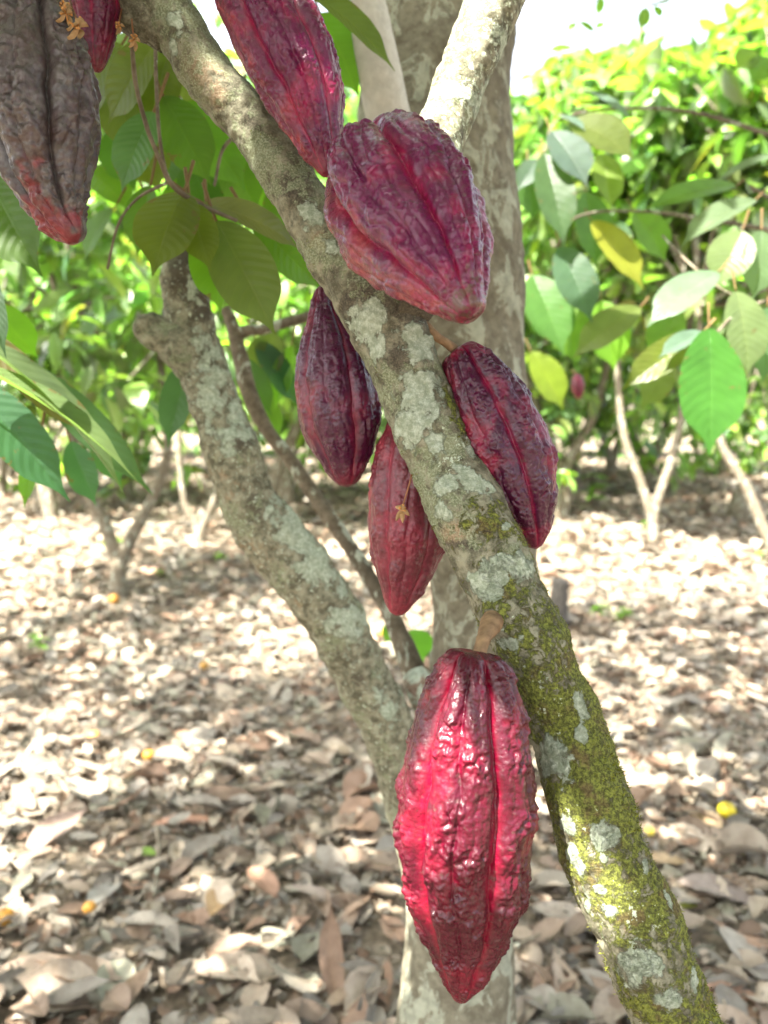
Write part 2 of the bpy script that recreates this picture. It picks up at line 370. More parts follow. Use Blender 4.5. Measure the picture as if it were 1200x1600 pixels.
    root = empty(name, C[0], label, 'cacao pod', group)
    link('husk', me, M_pod, root)
    if stalk:
        rows = [[*P(x, y, d), hw * d / FPX] for x, y, d, hw in stalk]
        V, F, uv = tube_geo(rows, 40, 24, .10, 160., 3)
        c = np.array([.20, .125, .065]) * (1 + .5 * fbm(V * 180, 3))[:, None] * (1 - .3 * sstep(.35, .0, uv[:, 1:2] / uv[:, 1].max()))
        link('stalk', mesh_from('stalk', V, F, uv, c), M_stalk, root)
    return root
PG = 'cacao pods on the near tree'
CRIM = [(.095, .005, .022), (.36, .006, .045), (.40, .05, .05)]
# 1 bottom pod
pod('bright crimson cacao pod, largest and lowest, hanging by a short brown stalk', [
    (742, 1017, .485, 3), (742, 1018.5, .485, 22), (741, 1024, .485, 46), (740, 1045, .485, 62), (739, 1080, .485, 79), (735, 1140, .485, 92), (732, 1200, .485, 105), (729, 1250, .486, 110), (727, 1300, .487, 109),
    (727, 1350, .488, 103), (727, 1400, .489, 93), (726, 1450, .49, 74), (725, 1500, .49, 50), (722, 1535, .49, 28), (720, 1556, .49, 15), (719, 1568, .49, 2)],
    [(.075, .001, .012), (.26, .0012, .026), (.22, .008, .025)], amp=.24, wart=.0031, roll=.35, n=440, m=340, seed=1, lobes=.2, ridge=.55,
    stalk=[(782, 955, .54, 20), (768, 974, .512, 17), (758, 993, .498, 12.5), (752, 1010, .49, 11), (746, 1034, .486, 13)], rough=.25, group=PG)
# 2 centre pod
def paint2(col, ro, arc, t, V, D, h, wv):
    f = sstep(.90, .96, t + .06 * fbm(arc / .006, 2)) * sstep(-.1, .25, fbm(arc / .004 + 9, 2)); f = f[..., None] * .75
    return col * (1 - f) + np.array([.10, .07, .045]) * f, ro
pod('broad magenta cacao pod with orange flushed underside tilting towards the viewer', [
    (582, 238, .535, 46), (586, 246, .53, 72), (594, 261, .525, 93), (606, 284, .515, 110), (622, 311, .50, 120), (646, 348, .485, 119), (673, 388, .465, 101),
    (694, 424, .45, 78), (713, 454, .44, 52), (725, 472, .435, 37), (734, 486, .43, 26), (738, 493, .429, 10)],
    [(.12, .006, .055), (.29, .005, .055), (.26, .045, .045)], amp=.25, wart=.0023, roll=.1, seed=2, wscale=1.4, elong=.32, crease=.14, lobes=.24, rough=.22, paint=paint2, n=400, m=360, group=PG)
# 3 top pod
pod('long wrinkled magenta cacao pod lying along the upper limb, cut by the top edge', [
    (350, -130, .58, 20), (360, -110, .58, 45), (378, -60, .575, 60), (405, 0, .57, 68), (430, 50, .565, 72), (455, 100, .56, 71), (474, 145, .56, 63), (488, 185, .56, 52), (500, 225, .56, 36), (508, 252, .56, 22), (513, 270, .56, 13), (515, 277, .56, 3)],
    [(.12, .005, .052), (.36, .004, .065), (.32, .05, .045)], amp=.21, wart=.0022, roll=.75, seed=3, n=400, m=300, group=PG)
# 4 left middle pod
pod('dark plum cacao pod with a narrow neck left of the leaning limb', [
    (507, 446, .63, 9), (508, 452, .63, 16), (510, 480, .63, 25), (514, 508, .63, 37), (519, 545, .63, 54), (525, 590, .63, 66), (530, 630, .63, 68), (534, 670, .63, 63), (538, 705, .63, 48), (540, 730, .63, 33), (542, 750, .63, 21), (543, 761, .63, 6)],
    [(.065, .005, .032), (.19, .007, .036), (.22, .04, .035)], amp=.17, wart=.0016, roll=.45, seed=4, group=PG)
# 5 right pod
pod('deep purple warty cacao pod right of the leaning limb on a thin brown stalk', [
    (716, 543, .575, 14), (719, 548, .575, 30), (728, 566, .575, 44), (744, 595, .575, 56), (768, 645, .575, 68), (790, 695, .575, 73), (806, 740, .575, 69), (820, 785, .575, 54), (830, 820, .575, 35), (835, 843, .575, 19), (838, 858, .575, 4)],
    [(.06, .003, .028), (.26, .005, .045), (.24, .02, .035)], amp=.21, wart=.0024, roll=.15, seed=5, n=400, m=300, lobes=.2,
    stalk=[(650, 504, .575, 13), (666, 513, .57, 10), (682, 526, .565, 7), (700, 538, .57, 7), (722, 556, .575, 9)], group=PG)
# 6 lower middle pod
pod('dusty rose cacao pod half hidden behind the leaning limb', [
    (640, 640, .62, 14), (640, 650, .62, 28), (640, 690, .62, 48), (640, 740, .62, 60), (639, 790, .62, 65), (637, 840, .62, 63), (632, 885, .62, 50), (627, 920, .62, 34), (622, 945, .62, 20), (618, 962, .62, 5)],
    [(.15, .022, .035), (.30, .022, .05), (.30, .05, .05)], amp=.17, wart=.0018, roll=.6, seed=6, rough=.36, group=PG)
# 7 rotten pod
def paint7(col, ro, arc, t, V, D, h, wv):
    ns = fbm(arc / .02 + 4, 3); g = np.array([.082, .070, .064]) * (1 + .5 * fbm(arc / .007, 3))[..., None]
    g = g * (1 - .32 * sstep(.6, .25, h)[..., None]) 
    br = sstep(-.1, .5, ns)[..., None] * .6; g = g * (1 - br) + np.array([.055, .028, .022]) * br
    left = D @ np.array([-.7, -.6, -.3])
    red = sstep(.88, 1.06, t + .20 * ns + .15 * left + .10 * fbm(arc / .006 + 7, 2)) [..., None]; redc = np.array([.17, .016, .022]) * (1 + .4 * fbm(arc / .01 + 2, 2))[..., None]
    c = g * (1 - red * .85) + redc * red * .85
    top = sstep(.12, .02, t + .05 * ns)[..., None] * .5
    c = c * (1 - top) + np.array([.16, .03, .03]) * top
    return np.clip(c, .005, 1), ro + .06
pod('rotting grey brown cacao pod with a red tip, hanging at the left', [
    (52, -22, .51, 30), (54, -14, .51, 44), (58, 20, .51, 58), (62, 80, .51, 76), (66, 140, .51, 87), (68, 190, .51, 90), (72, 240, .51, 80), (80, 285, .51, 62), (90, 320, .51, 45), (101, 345, .51, 32), (112, 362, .51, 25), (119, 374, .51, 16), (122, 379, .51, 3)],
    [(.15, .12, .10), (.2, .1, .08), (.2, .12, .09)], amp=.32, wart=.0036, roll=.55, seed=7, paint=paint7, rough=.27, wscale=1.4, elong=.5, crease=.02, ridge=.35, group=PG, n=400, m=300)
pod('small purple cacao pod behind the grey rotting one', [
    (143, -100, .58, 20), (143, -80, .58, 34), (144, -30, .58, 42), (145, 20, .58, 42), (147, 60, .58, 33), (149, 90, .58, 20), (150, 108, .58, 10), (150, 113, .58, 2)],
    [(.11, .006, .035), (.30, .008, .05), (.3, .08, .05)], amp=.15, wart=.0018, roll=.2, seed=8, n=240, m=200, group=PG)
pod('tiny distant red cacao pod among leaves on the right', [
    (902, 585, 2.9, 4), (902, 589, 2.9, 8), (903, 603, 2.9, 11), (904, 615, 2.9, 8), (905, 623, 2.9, 2)],
    [(.13, .01, .03), (.30, .01, .05), (.3, .08, .05)], amp=.12, wart=.0015, seed=9, n=60, m=60, stalk=[(893, 578, 2.9, 2), (898, 582, 2.9, 2), (902, 590, 2.9, 2)])

# ------------------------------------------------------------------ near tree: limbs
def rowsP(l): return [[*P(x, y, d), hw * d / FPX] for x, y, d, hw in l]
near = empty('cacao_tree', (0.42, .62, 0), 'nearest cacao tree, leaning mossy limb crossing the picture with lichen patches', 'tree')
LIMB = [(195, -75, .60, 40), (250, 0, .60, 43), (304, 88, .60, 42), (376, 176, .60, 40), (430, 248, .60, 41), (482, 326, .595, 43), (536, 410, .59, 47), (598, 502, .585, 53), (638, 585, .58, 55), (668, 655, .575, 56),
        (696, 730, .57, 58), (727, 792, .56, 58), (765, 866, .55, 58), (805, 950, .54, 58), (851, 1055, .53, 57), (886, 1140, .525, 58), (917, 1245, .515, 64), (952, 1350, .51, 67), (1003, 1465, .50, 65), (1052, 1590, .495, 67), (1100, 1720, .49, 70)]
rows = rowsP(LIMB); rows += [[.33, .56, .55, .033], [.38, .60, .25, .038], [.42, .62, -.05, .048]]
def limb_disp(base, D, t):
    q = base
    d = .0035 * fbm(q / .05, 3) + .0012 * fbm(q / .009, 3)
    for (x, y, dd, rad, amt) in [(768, 966, .52, .008, .006), (668, 508, .56, .008, .005), (632, 735, .535, .012, .003), (505, 425, .56, .014, .0035), (690, 800, .53, .013, .003), (950, 1530, .47, .018, .004), (660, 480, .56, .018, .006), (560, 440, .55, .02, .003), (780, 985, .50, .016, .004), (985, 1260, .49, .012, .003)]:
        c = P(x, y, dd); d = d + amt * np.exp(-((q - c) ** 2).sum(-1) / (2 * rad ** 2))
    return d
V, F, uv = tube_geo(rows, 1150, 200, disp=limb_disp)
# pigment fields on the bark, given as spots on the limb's real surface
R_ = catmull(rows, 1150)
def spots(V, lst, dep=-.025):
    f = np.full(len(V), -1.)
    for (x, y, rx, ry, ang, s) in lst:
        i = np.argmin([abs(y - l[1]) for l in LIMB]); d0 = np.interp(y, [l[1] for l in LIMB], [l[2] for l in LIMB]) + dep
        c = P(x, y, d0); q = V - c; e = d0 / FPX; ca, sa = math.cos(ang), math.sin(ang)
        X = q @ Rt / e; Y = -(q @ Up) / e; Z = q @ Fw / e
        xx = X * ca + Y * sa; yy = -X * sa + Y * ca
        g = s * (1 - np.sqrt((xx / rx) ** 2 + (yy / ry) ** 2 + (np.maximum(0, np.abs(Z) - 25) / (1.2 * rx)) ** 2))
        f = np.maximum(f, g)
    return f
lich = spots(V, [(655, 618, 48, 46, 0, 1.3), (648, 665, 42, 42, .3, 1.2), (573, 498, 36, 40, .5, 1.2), (588, 540, 18, 40, -.3, 1.1), (540, 520, 12, 60, -.45, 1.1), (650, 538, 36, 42, -.2, 1.2), (738, 752, 42, 24, .5, 1.2), (700, 755, 26, 22, 0, 1.),
    (765, 905, 34, 40, .3, 1.3), (818, 888, 28, 30, 0, 1.2), (790, 880, 40, 16, .1, 1.1), (694, 797, 17, 20, 0, 1.), (790, 822, 10, 10, 0, .9), (912, 1108, 14, 28, -.3, 1.1), (912, 1148, 15, 15, 0, 1.1), (868, 1195, 34, 42, -.3, 1.2), (946, 1302, 27, 30, 0, 1.0),
    (893, 1296, 17, 24, -.3, 1.), (944, 1342, 10, 10, 0, .9), (943, 1398, 13, 13, 0, 1.), (1048, 1562, 28, 26, 0, 1.1), (1010, 1505, 40, 26, .6, 1.0), (990, 1525, 20, 40, -.4, .9), (1012, 1358, 10, 20, -.3, .9), (1056, 1420, 9, 24, -.3, .9), (900, 1350, 16, 40, -.35, .9), (925, 1440, 20, 60, -.35, .8), (958, 1428, 24, 12, 0, .9), (1090, 1545, 14, 22, 0, 1.),
    (775, 985, 18, 20, 0, .8), (800, 1005, 26, 18, .5, .9), (640, 760, 14, 20, 0, .8), (680, 690, 20, 40, 0, .85), (740, 700, 14, 20, 0, .8), (485, 335, 24, 30, -.4, 1.0), (275, 25, 26, 30, 0, .9), (520, 385, 22, 24, 0, .85), (262, 60, 12, 20, 0, .8), (670, 1400, 5, 5, 0, .2)])
kk = (CAMZ - V[:, 2] - (V[:, 1] * 0.128)) # about how far below the view axis
lich = lich + .45 * fbm(V / .011 + 5, 2) * (lich > -.6)
down = sstep(-.08, .10, (Cc - V) @ Up)       # 0 high on the limb, 1 low
sidev = nrm(V - R_[np.clip((np.arange(len(V)) // 200), 0, 1149), :3])
rightness = sidev @ nrm(np.array([.8, 0, .5]))
moss = -.13 + .85 * down * (.75 + .25 * rightness) + .42 * fbm(V / .035 + 3, 3) + .15 * sstep(.02, .12, (Cc - V) @ Up)
moss = np.maximum(moss, spots(V, [(700, 620, 24, 60, -.4, .75), (600, 620, 12, 60, -.3, .55), (700, 860, 30, 30, 0, .6), (820, 830, 24, 60, -.4, .9), (740, 790, 30, 30, 0, .75), (720, 660, 20, 60, -.4, .8), (770, 820, 60, 50, 0, .9), (640, 730, 30, 60, -.4, .5), (560, 470, 30, 30, 0, .2)]))
dark = np.maximum(spots(V, [(545, 470, 26, 40, .5, .9), (620, 560, 40, 60, .5, .7), (720, 700, 20, 26, 0, .7), (760, 830, 26, 20, 0, .8), (800, 960, 24, 30, 0, .5), (930, 1200, 20, 40, -.3, .6), (430, 330, 22, 50, -.6, .8), (345, 200, 18, 50, -.6, .7), (640, 470, 80, 55, .6, 1.2), (585, 450, 60, 60, .6, 1.1), (520, 420, 30, 30, 0, .6), (460, 290, 50, 70, -.6, .9), (470, 260, 40, 70, -.6, 1.), (400, 200, 26, 90, -.6, .7), (720, 850, 70, 18, .2, .9), (880, 1260, 20, 14, 0, .9), (985, 1490, 34, 26, 0, .9), (870, 1250, 30, 14, 0, .8), (360, 130, 40, 40, 0, .5), (210, 20, 60, 26, 0, .9)]), -.2 + .35 * fbm(V / .03, 3))
tan = np.maximum(spots(V, [(715, 830, 46, 30, -.3, 1.), (870, 1050, 24, 24, 0, .6), (310, 100, 50, 70, -.7, .8), (335, 140, 30, 40, 0, .8), (500, 370, 36, 30, 0, .8), (980, 1455, 16, 20, 0, .7), (650, 775, 10, 14, 0, .8)]), -.3)
film = .1 + .5 * fbm(V / .05 + 11, 2) + .25 * (1 - down)
speck = spots(V, [(720, 690, 70, 40, 0, 1.), (710, 720, 60, 40, 0, 1.), (900, 1300, 80, 60, 0, .7), (780, 1000, 60, 60, 0, .8), (860, 1100, 60, 120, -.4, .7), (1000, 1450, 80, 120, -.4, .8)])
nz = fbm(V / .0022, 2) * np.clip(moss, 0, 1)
V2 = V + sidev * (.0011 * nz * (np.arange(len(V)) < 1150 * 200 * .9) + .0005 * sstep(.25, .45, lich + .5 * fbm(V / .007, 3)))[:, None]
limb = link('limb', mesh_from('limb', V2, F, uv, attrs={'lich': lich, 'moss': moss, 'dark': dark, 'tan': tan, 'film': film, 'speck': speck}), M_limb, near)
limb['label'] = 'leaning limb with green moss and pale round lichen patches'
def sub_limb(rows, n=260, m=90, moss=.0, film=.3, dark=0., tan=0., speck=0., amt=.0025, lich=-.6, parent=None, name='limb', mat=None):
    V, F, uv = tube_geo(rows, n, m, disp=lambda b, D, t: amt * fbm(b / .04, 3) + amt * .3 * fbm(b / .009, 3))
    nn = fbm(V / .045 + 2, 3)
    return link(name, mesh_from(name, V, F, uv, attrs={'lich': lich + .9 * fbm(V / .03 + 8, 2), 'moss': moss + .4 * nn, 'dark': dark - .4 * nn, 'tan': tan + .4 * nn, 'film': film - .3 * nn, 'speck': np.full(len(V), speck)}), mat or M_limb, parent or near)
sub_limb(rowsP([(-160, -55, .60, 30), (-60, -35, .60, 30), (0, -24, .60, 30), (90, -14, .60, 31), (160, 0, .60, 33), (215, 20, .60, 34), (262, 50, .60, 30)]), dark=.35, film=.1)
ul = sub_limb(rowsP([(850, -140, .66, 48), (805, -60, .65, 45), (769, 10, .64, 43), (733, 100, .63, 40), (696, 190, .62, 40), (685, 225, .61, 42), (672, 290, .60, 48), (650, 370, .60, 48), (625, 450, .59, 48), (622, 520, .585, 40)]), 340, 110, moss=-.5, film=.3, tan=.0, dark=-.6, speck=.9, lich=.12)
ul['label'] = 'pale rough sunlit limb rising behind the centre pod'
knob = sub_limb(rowsP([(630, 472, .57, 38), (650, 480, .57, 32), (664, 486, .57, 24), (674, 490, .57, 16)]), 60, 60, dark=1.0, film=-.2, name='knot', amt=.003)
# moss tufts: tiny blades standing on the bark
rs = np.random.RandomState(3)
fi = np.where((moss[:1150 * 200] + .9 * perlin(V[:230000] / .012) > .42) & (lich[:230000] < .15) & (np.arange(230000) < 200 * 1000))[0]
pick = rs.choice(fi, 30000); c0 = V2[pick] + rs.normal(scale=.0007, size=(30000, 3)); nd = nrm(sidev[pick] + rs.normal(scale=.55, size=(30000, 3)))
edgec = np.zeros(len(pick))
for (x, y, d, rr_) in [(962, 1188, .50, .010), (958, 1200, .505, .008), (988, 1262, .495, .008), (950, 1545, .475, .014), (940, 1515, .48, .01), (1000, 1280, .49, .008), (1125, 1590, .48, .01), (700, 715, .56, .01), (975, 1225, .50, .01)]:
    edgec = np.maximum(edgec, np.exp(-((c0 - P(x, y, d)) ** 2).sum(-1) / (2 * (rr_ * 1.2) ** 2)))
ln = rs.uniform(.0004, .0013, 30000) * (1 + 2.0 * edgec); sd = nrm(np.cross(nd, rs.normal(size=(30000, 3)))) * (.00028 + .0003 * edgec)[:, None]
BV = np.stack([c0 - sd, c0 + sd, c0 + nd * ln[:, None] + sd * .3, c0 + nd * ln[:, None] - sd * .3], 1).reshape(-1, 3)
bt = np.repeat(np.array([.12, .135, .022])[None] * rs.uniform(.35, 1.9, (30000, 1)) * np.array([1, 1, 1.]) + rs.uniform(0, .03, (30000, 1)) * np.array([1, .6, 0]), 4, 0)
mo = link('moss', mesh_from('moss', BV, np.arange(len(BV)).reshape(-1, 4), None, bt, smooth=False), M_moss, limb); mo['kind'] = 'stuff'
# small hole in the bark
V, F, uv = tube_geo([[*P(650, 738, .5415), .0001], [*P(650, 738, .5412), .0028], [*P(651, 739, .5405), .0030], [*P(651, 739, .5402), .0002]], 8, 16)

# flowers
def flower(x, y, d, path, s=1., parent=near):
    V, F, uv = tube_geo([[*P(a, b, c), .0006] for a, b, c in path], 14, 8)
    A = Acc(); A.add(V, F, uv, (.30, .13, .06)); r = np.random.RandomState(int(x)); c = P(x, y, d)
    for k in range(5):
        a = 2 * math.pi * k / 5 + r.uniform(-.3, .3); dr = nrm(Rt * math.cos(a) + Up * math.sin(a) + Fw * r.uniform(-.8, .1)); sdv = nrm(np.cross(dr, Fw))
        n_, m_ = 7, 5; tt = np.linspace(0, 1, n_)[:, None]; uu = np.linspace(-1, 1, m_)[None]
        s = s * .9 if k == 0 else s; wd = .0022 * s * np.sin(np.pi * np.clip(tt * .93 + .05, 0, 1)) ** .7
        q = c + dr * (tt * .0085 * s)[..., None] + sdv * (uu * wd)[..., None] + Fw * (.002 * s * (uu ** 2) * tt - .003 * s * np.sin(tt * 2.5 + k))[..., None] - Up * (.003 * s * tt ** 2)[..., None]
        A.add(q.reshape(-1, 3), grid_faces(n_, m_, False), None, np.array([.42, .26, .12]) * r.uniform(.7, 1.2))
    for k in range(6):
        dr = nrm(r.normal(size=3) - Fw); V, F, uv = tube_geo([[*c, .0005], [*(c + dr * .003 * s), .0005], [*(c + dr * .0055 * s), .0008]], 6, 6); A.add(V, F, uv, (.6, .30, .10))
    return link('flower', A.mesh('flower'), M_flower, parent)
flower(123, 42, .485, [(122, 40, .485), (118, 26, .49), (112, 10, .53), (110, 0, .56)], 1.15)
flower(103, 20, .49, [(103, 18, .49), (104, 8, .52), (106, -2, .56)], .95)
flower(101, 12, .50, [(100, 10, .50), (103, 4, .53), (106, -2, .56)], .8)
flower(628, 797, .545, [(628, 795, .545), (634, 775, .545), (640, 755, .545), (643, 742, .55)], .85)
flower(210, 62, .57, [(209, 58, .57), (207, 44, .57), (206, 30, .58)], .8)
flower(186, 40, .57, [(186, 36, .57), (188, 24, .58), (190, 14, .585)], .6)

# ------------------------------------------------------------------ leaves
def leaf_batch(base, dr, nm, L, W, droop, fold, tint, nv=9, nu=4, ripple=0., curl=None, seed=0, twist=None):
    """all arrays over N leaves. returns V,F,uv,tint"""
    N = len(base); dr = nrm(dr); nm = nrm(nm - dr * (nm * dr).sum(-1, keepdims=True)); sd = np.cross(dr, nm)
    v = np.linspace(0, 1, nv)[None, :, None]; u = np.linspace(-1, 1, nu + 1)[None, None, :]
    prof = np.sin(np.pi * np.clip(v, 0, 1) ** .92) ** .72 * (1 - .78 * sstep(.70, .96, v)) + .012
    L_ = L[:, None, None]; W_ = W[:, None, None] * .5; d = np.where(np.abs(droop) < .02, .02, droop)[:, None, None]
    x = np.sin(d * v) / d * L_; z = -(1 - np.cos(d * v)) / d * L_
    f = fold[:, None, None]
    cu = (curl if curl is not None else np.zeros(N))[:, None, None]
    y = u * prof * W_ * np.cos(f) ; up = np.abs(u) * prof * W_ * np.sin(f) + cu * (u ** 2) * prof * W_
    r = np.random.RandomState(seed); ph = r.uniform(0, 6, (N, 1, 1))
    up = up + ripple * L_ * np.sin(v * 34 + ph + np.abs(u) * 2) * np.abs(u) * prof + ripple * 1.3 * L_ * np.sin(v * 9 + ph * 2 + u * 1.5) * u
    ang = -d * v  # local rotation
    tx = np.cos(ang); tz = np.sin(ang)
    X = x - up * tz; Z = z + up * tx
    if twist is not None:
        tw = twist[:, None, None] * v; y, Z2 = y * np.cos(tw) - (Z - z) * np.sin(tw), z + y * np.sin(tw) + (Z - z) * np.cos(tw); Z = Z2
    Vv = base[:, None, None] + X[..., None] * dr[:, None, None] + y[..., None] * sd[:, None, None] + Z[..., None] * nm[:, None, None]
    n_ = nv * (nu + 1); gf = grid_faces(nv, nu + 1, False)
    F = (gf[None] + (np.arange(N) * n_)[:, None, None]).reshape(-1, 4)
    uv = np.broadcast_to(np.stack(np.broadcast_arrays(u * .5 + .5, v), -1), (N, nv, nu + 1, 2)).reshape(-1, 2)
    T = np.repeat(tint, n_, 0)
    return Vv.reshape(-1, 3), F, uv, T
GREEN = np.array([[.045, .10, .018], [.060, .125, .018], [.085, .16, .022], [.13, .20, .025], [.035, .085, .030], [.05, .11, .045]])
def greens(r, n, light=0.):
    g = GREEN[r.choice(len(GREEN), n, p=[.22, .24, .2, .1 , .14, .1])] * r.uniform(.5, 1.45, (n, 1)) * np.array([1, 1, 1.]) + r.uniform(0, .03, (n, 1)) * np.array([1, .5, 0])
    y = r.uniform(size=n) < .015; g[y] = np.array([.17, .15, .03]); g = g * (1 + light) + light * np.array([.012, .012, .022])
    return g
def shoots(r, C, k, Lm, e=(-1.15, .25), spread=.05, nv=6, nu=2, light=0., Ls=.22, keep=None):
    """k leaves round each shoot centre"""
    N = len(C) * k; c = np.repeat(C, k, 0) + r.normal(scale=spread, size=(N, 3))
    az = r.uniform(0, 2 * np.pi, N); el = r.uniform(*e, N)
    dr = np.stack([np.cos(az) * np.cos(el), np.sin(az) * np.cos(el), np.sin(el)], -1)
    nm = nrm(np.array([0, 0, 1.]) + r.normal(scale=.35, size=(N, 3)))
    L = Lm * np.clip(r.normal(1, Ls, N), .4, 1.5); W = L * r.uniform(.34, .46, N)
    if keep is not None:
        kp = keep(c + dr * L[:, None] * .5); c, dr, nm, L, W = c[kp], dr[kp], nm[kp], L[kp], W[kp]; N = len(c)
    return leaf_batch(c + dr * .02, dr, nm, L, W, r.uniform(.1, 1.1, N), r.uniform(.05, .5, N), greens(r, N, light), nv, nu, .006, seed=1)

def crown_centres(r, c, rad, n, low=0.2, clump=7):
    """shoot centres gathered in clumps inside an ellipsoid"""
    q = nrm(r.normal(size=(clump * 3, 3))) * r.uniform(.35, 1, (clump * 3, 1)) ** .6
    q[:, 2] = q[:, 2] * .9; cl = q[r.randint(0, len(q), n)] + r.normal(scale=.20, size=(n, 3))
    return np.array(c) + cl * np.array(rad)
def bg_tree(name, label, base, stems, crown_c, crown_r, nshoot, k=8, Lm=.24, seed=0, mat=None, group=None, nv=5, nu=2, light=0., e=(-1.15, .25), sph=None):
    r = np.random.RandomState(seed); root = empty(name, base, label, 'tree', group); A = Acc()
    Cn = crown_centres(r, crown_c, crown_r, nshoot)
    if sph is not None: Cn = Cn[sph(Cn)]
    for st in stems:
        V, F, uv = tube_geo(st, 30, 14, .10, 9., seed); A.add(V, F, uv)
    ends = [np.array(st[-1][:3]) for st in stems]
    for i in range(0, len(Cn), max(1, len(Cn) // 26)):   # boughs reaching into the crown
        s = ends[np.argmin([np.linalg.norm(Cn[i] - q) for q in ends])]; mid = (s + Cn[i]) / 2 + r.normal(scale=.12, size=3) + np.array([0, 0, .10])
        V, F, uv = tube_geo([[*s, .022], [*mid, .014], [*Cn[i], .006]], 12, 7, .1, 9.); A.add(V, F, uv)
    link('trunk', A.mesh('trunk'), mat or M_farbark, root)
    A = Acc(); A.add(*shoots(r, Cn, k, Lm, e, .06, nv, nu, light)); link('crown', A.mesh('crown'), M_leaf, root)
    return root

# ------------------------------------------------------------------ tree behind: broad blotched trunk with side stems
back = empty('cacao_tree', G(712, 2180), 'cacao tree behind the pods, upright pale blotched trunk with a lichened side stem', 'tree')
g0 = G(712, 2200)
rows = rowsP([(700, -420, 1.3, 105), (700, -150, 1.2, 112), (690, 0, 1.16, 116), (680, 130, 1.14, 117), (695, 350, 1.13, 116), (712, 540, 1.13, 108), (745, 780, 1.14, 92), (752, 950, 1.15, 82), (735, 1200, 1.16, 82), (716, 1450, 1.17, 87), (712, 1650, 1.17, 98), (712, 1850, 1.17, 110)])
bt_ = rows[-1]; rows += [[bt_[0], bt_[1], .2, .12], [bt_[0], bt_[1], -.05, .16]]
rows = [[.11, 1.30, 3.4, .06], [.10, 1.28, 2.6, .085]] + rows
V, F, uv = tube_geo(rows, 420, 120, disp=lambda b, D, t: .008 * fbm(b / .18, 3) + .002 * fbm(b / .02, 2))
tk = link('trunk', mesh_from('trunk', V, F, uv), M_pale, back)
rows = rowsP([(279, 372, .98, 14), (283, 392, .98, 27), (286, 430, .98, 35), (291, 480, .98, 38), (302, 530, .98, 39), (322, 600, .98, 38), (350, 670, .98, 40), (366, 720, .98, 42), (392, 790, .98, 46), (436, 850, .99, 50),
    (484, 910, 1.0, 48), (520, 965, 1.01, 46), (548, 1020, 1.03, 42), (585, 1090, 1.05, 42), (615, 1160, 1.07, 42), (650, 1260, 1.10, 46), (690, 1400, 1.14, 50)])
V, F, uv = tube_geo(rows, 420, 100, disp=lambda b, D, t: .005 * fbm(b / .06, 3) + .0016 * fbm(b / .012, 3) + .012 * np.exp(-((b - P(400, 690, .95)) ** 2).sum(-1) / .0006))
SL = [(279, 372, .98), (302, 530, .98), (366, 720, .98), (436, 850, .99), (520, 965, 1.01), (585, 1090, 1.05), (650, 1260, 1.1)]
_L = LIMB; LIMB = SL; nn = fbm(V / .05 + 2, 3); n5 = fbm(V / .02 + 6, 3)
sl_ = spots(V, [(330, 600, 50, 120, -.4, .9), (380, 640, 40, 60, 0, .9), (460, 830, 40, 70, -.6, 1.2), (500, 890, 40, 60, -.6, 1.2), (430, 790, 34, 40, -.4, .9), (545, 975, 46, 60, -.5, 1.2), (610, 1110, 26, 50, -.4, .9), (300, 450, 20, 30, 0, .5), (355, 680, 50, 30, 0, .8)], -.035)
ff = {'lich': sl_ * .75 + .55 * n5, 'moss': -.9 + .3 * nn, 'dark': np.maximum(spots(V, [(290, 420, 60, 70, 0, 1.2), (310, 470, 30, 60, 0, 1.1), (375, 690, 30, 20, 0, .8), (400, 790, 20, 60, -.4, .6), (560, 1060, 30, 30, 0, .7)], -.035), -.2) + .4 * nn,
      'tan': np.maximum(spots(V, [(350, 750, 50, 70, -.3, .34), (400, 850, 40, 90, -.6, .3), (470, 950, 30, 90, -.6, .3)], -.035), -.5) + .25 * n5, 'film': .12 + .5 * nn, 'speck': np.full(len(V), .6)}
LIMB = _L
st = link('limb', mesh_from('limb', V, F, uv, attrs=ff), M_limb, back); st['label'] = 'crooked side stem cut off at the top, covered in grey green lichen'
V, F, uv = tube_geo(rowsP([(322, 590, .98, 30), (296, 556, .975, 36), (262, 530, .97, 32), (238, 512, .965, 27), (224, 503, .96, 22), (221, 500, .96, 15)]), 60, 40, .22, 26.)
link('cut_stub', mesh_from('cut_stub', V, F, uv, attrs={'dark': .05 + .5 * fbm(V / .02, 2), 'film': .3 + .4 * fbm(V / .03, 2), 'lich': np.full(len(V), -.8), 'moss': np.full(len(V), -.6), 'tan': np.full(len(V), -.3)}), M_limb, st)
V, F, uv = tube_geo(rowsP([(352, 482, 1.25, 8), (362, 505, 1.25, 10), (374, 550, 1.25, 12), (388, 610, 1.25, 13), (415, 668, 1.25, 11), (455, 720, 1.25, 11), (505, 795, 1.25, 12), (560, 875, 1.24, 12), (610, 960, 1.22, 14), (650, 1060, 1.2, 20), (700, 1200, 1.18, 26)]), 160, 30, .1, 40.)
thin = link('limb', mesh_from('limb', V, F, uv), M_farbark, back); thin['label'] = 'thin brown crooked stem rising between the thicker stems'
V, F, uv = tube_geo(rowsP([(370, 520, 1.25, 10), (392, 517, 1.25, 9), (412, 515, 1.25, 8), (440, 506, 1.26, 8), (470, 498, 1.27, 8), (520, 480, 1.28, 7), (560, 470, 1.3, 6)]), 50, 16, .1, 40.)
link('twig', mesh_from('twig', V, F, uv), M_farbark, thin)
V, F, uv = tube_geo(rowsP([(540, -90, .95, 30), (568, 0, .96, 32), (588, 90, .97, 34), (604, 170, .99, 35), (625, 260, 1.02, 36), (660, 380, 1.06, 36)]), 120, 40, .03, 20.)
sm = link('limb', mesh_from('limb', V, F, uv), M_smooth, back); sm['label'] = 'smooth pale stem in front of the blotched trunk'
